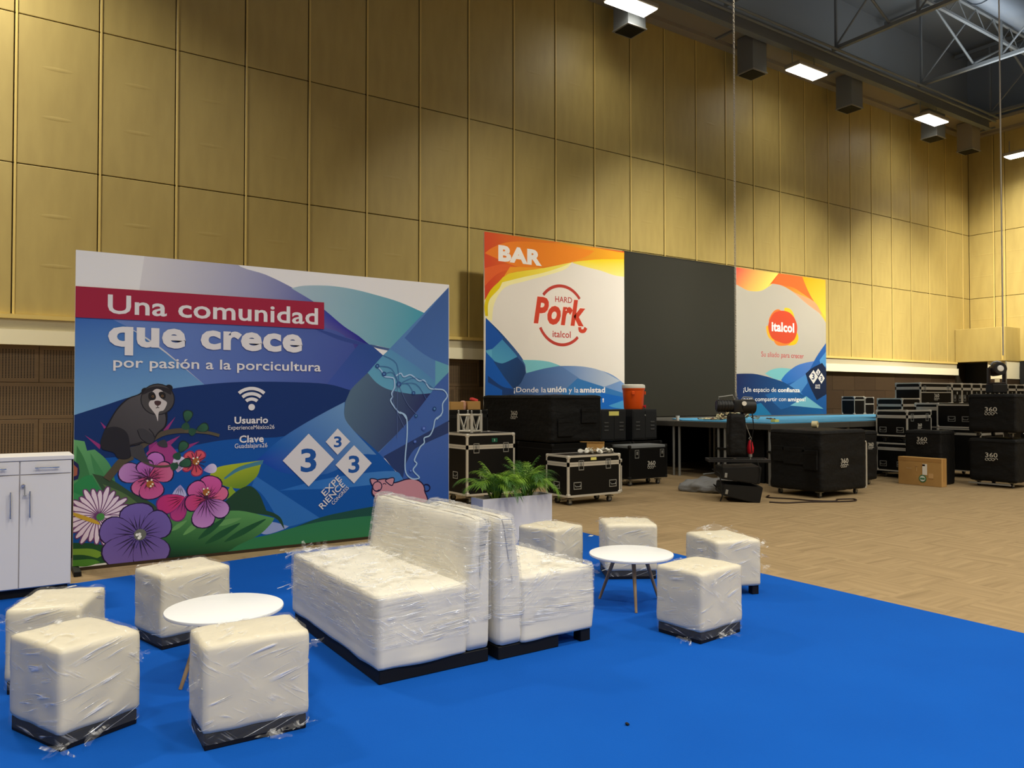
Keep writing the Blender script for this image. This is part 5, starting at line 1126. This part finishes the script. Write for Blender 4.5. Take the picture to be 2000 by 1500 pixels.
rel('power_cable',lambda bm:tube(bm,[(.22,-.10,1.40),(.24,-.13,1.15),(.20,-.12,.9),(.22,-.10,.75)],.009,6),RUB)
t=thing('rigging_shackle','red safety sleeve and shackle below the chain hoist','shackle',(9.86,7.98,.0)) 
bm=NB(); lathe(bm,[(.025,.72),(.05,.75),(.055,.82),(.03,.92),(.02,.94)],(0,0,0),12); obj('red_sleeve',bm,RED,t,smooth=True)
bm=NB(); tube(bm,[(.0,0,.94),(.03,0,.97),(0,0,1.0),(-.03,0,.97)],.009,6,closed=True); cyl(bm,(0,0,.68),(0,0,.73),.03,n=10); obj('shackle',bm,ZINC,t)
bm=NB(); cyl(bm,(0,0,.60),(0,0,.68),.012,n=8); cyl(bm,(0,0,1.0),(-.12,.06,1.36),.006,n=6); obj('chain_end',bm,ZINC,t)
t=thing('line_array','two curved black line array speakers under a flying frame, lowered to the carpet','speaker',(9.72,8.15,0),math.radians(-40))
bm=NB(); 
for y in (-.16,.16): bxx(bm,-.45,y-.02,.60,.50,y+.02,.65,.004)
for x in (-.43,0,.48): bxx(bm,x-.02,-.16,.605,x+.02,.16,.645,.004)
obj('flying_frame',bm,mat('frame_black',(30,30,31),.4),t)
ga=mat('array_black',(17,17,18),.5)
for z,ti in ((.33,-.10),(.055,-.20)):
    bm=NB(); Q=[(-.28,.0),(.30,.0-.02),(.30,.25),(-.28,.17)]; prism(bm,Q,-.36,.36,.012,2); o=obj('speaker_cabinet',bm,ga,t,(0,0,z),(0,ti*-1,0))
    for s in (-1,1):
        bm=NB(); bxx(bm,-.24,s*.362-.006,.03,-.20,s*.362+.006,.10,.003); obj('rigging_pin',bm,ZINC,o)
    bm=NB(); bxx(bm,.298,-.33,.02,.306,.33,.22,.002); obj('grille',bm,mat('grille_black',(24,24,24),.8),o)
    for y in (-.22,.22):
        bm=NB(); tube(bm,[(-.29,y-.06,.06),(-.33,y-.05,.09),(-.33,y+.05,.09),(-.29,y+.06,.06)],.009,6); obj('grab_handle',bm,RUB,o)
bm=NB(); tube(bm,[(-.26,-.37,.62),(-.30,-.38,.35),(-.27,-.38,.10),(-.30,-.36,.02)],.012,8); obj('link_cable',bm,RUB,t); bm=NB(); tube(bm,[(.25,-.36,.66),(.30,-.38,.5),(.27,-.38,.3)],.008,6); obj('link_cable',bm,RUB,t)
# crumpled sheets under the stage edge
bm=NB(); soft_box(bm,.95,.75,0,.14,.05,22,lambda p,n:.05*noise.noise(p*5)+.05*abs(noise.noise(Vector((p.x*14,p.y*5,p.z*9)))))
for v in bm.verts: v.co.z=max(.002,v.co.z)
o=tag(obj('folded_sheet',bm,SKIRT,None,(10.35,9.25,.0),(0,0,.3),smooth='keep'),'crumpled pile of grey sheeting behind the lowered speakers','sheeting')
for p in o.data.polygons: p.use_smooth=True
bm=NB(); soft_box(bm,.42,.28,0,.10,.04,16,lambda p,n:.03*noise.noise(p*7))
for v in bm.verts: v.co.z=max(.002,v.co.z)
tag(obj('folded_sheet',bm,DKGREY,None,(10.62,8.70,.0),(0,0,-.2),smooth='keep'),'dark folded sheet between the lowered speakers and the big covered box','sheeting')
bm=NB(); tube(bm,[(0,0,.05),(.35,-.25,.10),(.5,-.2,.22),(.42,-.3,.04)],.018,8); tag(obj('bent_pipe',bm,ZINC,None,(12.0,10.9,0)),'short bent metal pipe lying below the stage','pipe')
bm=NB(); pts=[(9.85,7.62,.012),(10.0,7.42,.012),(10.35,7.30,.012),(10.8,7.05,.012),(11.1,6.98,.012),(11.25,7.12,.012),(11.0,7.22,.012),(10.75,7.10,.018),(10.55,7.35,.012),(10.45,7.7,.012),(10.3,8.0,.012),(10.55,8.15,.012)]
sp=[]
for i in range(len(pts)-1):
    p0,p1,p2,p3=pts[max(i-1,0)],pts[i],pts[i+1],pts[min(i+2,len(pts)-1)]
    for k in range(5):
        u=k/5; sp.append(tuple(.5*((2*p1[a])+(-p0[a]+p2[a])*u+(2*p0[a]-5*p1[a]+4*p2[a]-p3[a])*u*u+(-p0[a]+3*p1[a]-3*p2[a]+p3[a])*u**3) for a in range(3)))
tube(bm,sp,.011,6); tag(obj('power_cord',bm,mat('brown_black_cable',(44,28,20),.6),smooth=True),'dark cable looping over the tan carpet beside the lowered speakers','cable')
# covered boxes in front of the stage
covered('wide black covered box in front of the stage, roll of tape on top',10.88,7.42,1.23,.98,0,1.085,5,True,(('f',-.05,.50,.12),),(('l',.0,.6,.40,.26),('l',.62,.55,.26,.30),('l',-.6,.62,.2,.24)))
covered('black covered box behind the wide one, half hidden, by the stage front',12.45,8.1,1.15,.80,0,1.0,6,True,(('f',.55,.72,.10),))
bm=NB(); tube(bm,[(0,0,.86),(.12,0,.87),(.14,0,.84),(.14,0,.12),(.12,0,.09),(0,0,.10)],.016,8); tag(obj('push_handle',bm,ALU,None,(12.14,7.52,0)),'white push handle frame at the right of the wide covered box','handle')
t=thing('tape_roll','roll of cream tape lying on the wide covered box','tape roll',(11.63,8.05,1.155),math.radians(20))
bm=NB(); M=Matrix.Rotation(PI/2,4,'X'); n_=28
for ra,rb in ((.058,.030),):
    rings=[]
    for r,z in ((ra,-.045),(ra,.045),(rb,.045),(rb,-.045)): rings.append([bm.verts.new(M@Vector((r*math.cos(k*2*PI/n_),r*math.sin(k*2*PI/n_),z))) for k in range(n_)])
    for i in range(4):
        for k in range(n_): bm.faces.new((rings[i][k],rings[i][(k+1)%n_],rings[(i+1)%4][(k+1)%n_],rings[(i+1)%4][k]))
obj('tape_body',bm,TAPE,t,smooth=True); bm=NB(); M2=Matrix.Rotation(PI/2,4,'X'); cyl(bm,(0,-.046,0),(0,.046,0),.0305,n=20,cap=False); obj('core',bm,CARD,t)
bm=NB(); bxx(bm,-.06,-.05,0,.06,.05,.05,.004); tag(obj('small_yellow_box',bm,YEL,None,(12.2,9.3,1.151)),'small yellow pack on the front edge of the stage','pack')
bm=NB(); lathe(bm,[(.030,0),(.042,.10),(.045,.102)],(0,0,0),20); tag(obj('paper_cup',bm,PLASW,None,(11.95,11.55,1.131),smooth=True),'white cup standing on the left end of the stage','cup')
bm=NB(); rd=random.Random(3)
for k in range(34):
    c=Vector((rd.gauss(0,.42),rd.gauss(0,.14),0)); hh=max(.02,.20*math.exp(-((c.x-.25)/.35)**2)); pts=[]
    for i in range(9):
        a=i*.9+k; pts.append(c+Vector((math.cos(a)*.09+rd.uniform(-.02,.02),math.sin(a)*.07,.012+hh*rd.random())))
    tube(bm,pts,.012,5)
for p in bm.faces: p.material_index=rd.choice((0,0,1,2))
stuff(tag(obj('cable_heap',bm,[TAPE,RUB,mat('brown_webbing',(110,70,50),.8)],None,(12.75,10.9,1.153),(0,0,-.3)),'heap of cream and black straps and cables on the light blue mat','cables'))
# cases on the stage at its right end
case('small silver edged case on the stage, right of the orange logo panel',20.58,12.95,.50,.4,1.131,.52,.10,False,edge=.014,group='cases on the far stage end'); 
case('second small case on the far end of the stage, beside the first',21.12,12.95,.45,.4,1.131,.50,.2,False,edge=.014,group='cases on the far stage end')
# right hand cluster
case('lower wheeled flight case of the stack beside the stage',15.0,8.31,.90,.65,0,.70,.12,lh=(-.55,.55),fh=(-.5,),edge=.028)
case('upper flight case with two side handles, stacked beside the stage',15.0,8.31,.90,.65,.705,.655,.13,lh=(-.55,.55),fl=(-.62,.62),mark=(0,.5,'f',.09),edge=.028)
covered('black covered case behind the flat cardboard box',14.42,7.36,.50,.68,0,1.0,7,False,(('l',0,.80,.11),))
t=thing('cardboard_box','flat brown cardboard box with white labels standing on the tan carpet','box',(14.2,7.6,0))
bm=NB(); bxx(bm,-.09,-.40,0,.09,.40,.51,.004); obj('carton',bm,CARD,t)
bm=NB(); bxx(bm,-.093,-.40,.44,-.089,.40,.50); bxx(bm,-.03,-.403,.1,.03,-.399,.5); obj('packing_tape',bm,mat('packing_tape',(176,134,80),.3),t)
def sticker(nm,y,z,w_,h,c): 
    bm=NB(); bxx(bm,-.0965,-w_/2,-h/2,-.0935,w_/2,h/2); return obj(nm,bm,flatmat(c),t,(0,y,z))
sticker('paper_label',-.10,.30,.085,.20,(234,230,222)); sticker('paper_label',-.21,.19,.09,.09,(206,164,110)); sticker('red_marking',-.08,.375,.05,.03,(190,60,50))
bm=NB(); cyl(bm,(-.0975,-.06,.13),(-.0935,-.06,.13),.068,n=24); cyl(bm,(-.099,-.06,.13),(-.0975,-.06,.13),.054,n=24); obj('round_sticker',bm,flatmat((60,120,80)),t)
bm=NB(); cyl(bm,(-.1005,-.06,.13),(-.0989,-.06,.13),.050,n=24); obj('round_sticker',bm,flatmat((220,224,214)),t)
bm=NB(); bxx(bm,-.1035,-.10,.115,-.1007,-.02,.145); obj('sticker_band',bm,flatmat((60,120,80)),t)
me=text_mesh('FRAGIL',.02,(-.05,.05,0,.028),0); me.materials.append(flatmat((214,180,130))); link('lettering',me,t,(-.0945,.19,.29),(0,0,-PI/2))
bm=NB(); tube(bm,[(-.0945,.05,.26),(-.0945,.05,.32),(-.0945,.07,.35),(-.0945,.03,.35),(-.0945,.05,.32)],.004,4); obj('printed_glass_symbol',bm,flatmat((214,180,130)),t)
covered('lower of the two black covered cases stacked at the right photo edge',14.9,6.31,.8,.80,0,.87,8,True,(('l',.0,.62,.12),)); covered('upper of the two stacked covered cases, under the moving head lamp',14.9,6.31,.8,.80,.89,.785,9,True,(('l',.0,.60,.12),))
bm=NB(); bxx(bm,14.86,6.4,.05,14.89,7.1,.075); tag(obj('dolly_rail',bm,ZINC),'grey rail at the foot of the stacked covered cases','rail')
t=covered('black case with white stripes cut by the right photo edge',16.5,5.9,.8,1.02,0,1.68,12,False)
bm=NB(); tube(bm,[(-.434,.40,1.45),(-.434,.25,1.42),(-.434,.05,1.30),(-.434,-.2,1.20)],.012,5)
for z,a,b in ((1.35,.42,.22),(1.25,.44,.1),(.98,.44,.15),(.92,.44,.1)): tube(bm,[(-.434,a,z),(-.434,(a+b)/2,z+.01),(-.434,b,z)],.008,4)
obj('white_stripe_print',bm,flatmat((222,222,216)),t)
t=thing('moving_head_lamp','black moving head stage lamp on top of the covered stack','stage lamp',(15.12,6.72,1.70),math.radians(-40))
bm=NB(); bxx(bm,-.13,-.13,0,.13,.13,.16,.015,2); obj('base',bm,BLACK,t)
bm=NB(); bxx(bm,-.15,-.045,.17,-.115,.045,.46,.01); bxx(bm,.115,-.045,.17,.15,.045,.46,.01); bxx(bm,-.15,-.05,.16,.15,.05,.19,.008); cyl(bm,(0,0,.15),(0,0,.17),.08,n=20); obj('yoke',bm,mat('lamp_brown_black',(40,32,30),.5),t)
M=Matrix.Translation((0,0,.42))@Matrix.Rotation(math.radians(-8),4,'X')@Matrix.Rotation(PI/2,4,'X')
bm=NB(); lathe(bm,[(.06,-.14),(.10,-.12),(.112,.0),(.118,.12),(.112,.15),(.10,.15)],(0,0,0),28,M); obj('head',bm,mat('lamp_brown_black',(40,32,30),.5),t,smooth=True)
bm=NB(); lathe(bm,[(.058,.150),(.052,.160),(.02,.164)],(0,0,0),24,M); obj('lens',bm,GLASS,t,smooth=True)
bm=NB(); lathe(bm,[(.108,.148),(.100,.156),(.062,.156),(.060,.150)],(0,0,0),24,M); obj('lens_ring',bm,BLACK,t,smooth=True)
bm=NB(); tube(bm,[(-.10,0,.50),(-.06,-.02,.555),(.0,-.03,.57),(.06,-.02,.555),(.10,0,.50)],.02,8); obj('carry_bar',bm,ZINC,t,smooth=True)
# rear rows
case('black case with two handles standing left of the covered stack',16.2,7.5,.95,.85,1.0,.50,.02,False,lh=(-.3,.35),edge=.03)
case('lower dark case below the two handle case, behind the covered case',16.2,7.5,.95,.85,0,.98,.10,dark=False,edge=.02)
case('drawer rack case with silver shelves behind the upper flight case',16.40,8.42,.50,.5,.98,.52,.12,False,edge=.035); case('dark case under the drawer rack case',16.40,8.42,.50,.5,0,.97,.1,dark=True,edge=.01)
case('stacked case left of the numbered row, near the wood wall',16.95,9.5,.74,.6,.82,.78,.16,False,fh=(.0,),dark=False); case('case under the stacked one left of the numbered row',16.95,9.5,.74,.6,0,.815,.1,dark=True)
t=case('wide silver edged case with a white mark at the left end of the top row',17.72,9.5,1.40,.6,1.46,.505,.13,False,fl=(-.75,.75),mark=(0,.32,'f',.13),edge=.03)
bm=NB(); bxx(bm,-.68,-.309,.27,.68,-.303,.29); bxx(bm,-.68,-.309,.34,.68,-.303,.36); obj('label_strip',bm,ALU,t)
for i,(a,b) in enumerate(((17.72,1.40),(19.16,1.4),(20.6,1.4),(22.04,1.3))):
    case(['base case under the wide marked case of the top row','base case under the first numbered cases of the top row','base case under the middle numbered cases of the top row','base case under the right end of the top row'][i],a,9.5,b,.6,0,1.455,.2,dark=True,edge=.02,group='base cases below the top row')
nm=['first','second','third','fourth','fifth','sixth','seventh','eighth']
for i in range(8):
    x=19.15+i*.475; t=case('%s narrow case of the top row, counted from the wide marked case'%nm[i],x,9.5,.452,.6,1.46,.505,.14,False,fl=(),fh=(),edge=.028,group='narrow cases of the top row')
    for u in (-.12,.12): latch(t,'f',u,.16,.452,.6)
    me=text_mesh(str(i+1),.02,(-.02,.02,.24,.30),-.306); me.materials.append(flatmat((190,190,180))); link('lettering',me,t)
# thin steel line at the right
bm=NB(); cyl(bm,(15.55,6.79,2.4),(15.55,6.79,13.8),.013,n=8); tag(obj('steel_line',bm,ALU),'thin pale steel line hanging from the roof at the right','cable')
# bits of film and a white scrap on the carpets
bm=NB(); bxx(bm,-.03,-.02,0,.03,.02,.004); tag(obj('paper_scrap',bm,PLASW,None,(5.72,6.9,.010),(0,0,.5)),'small white scrap on the far right corner of the blue carpet','scrap')
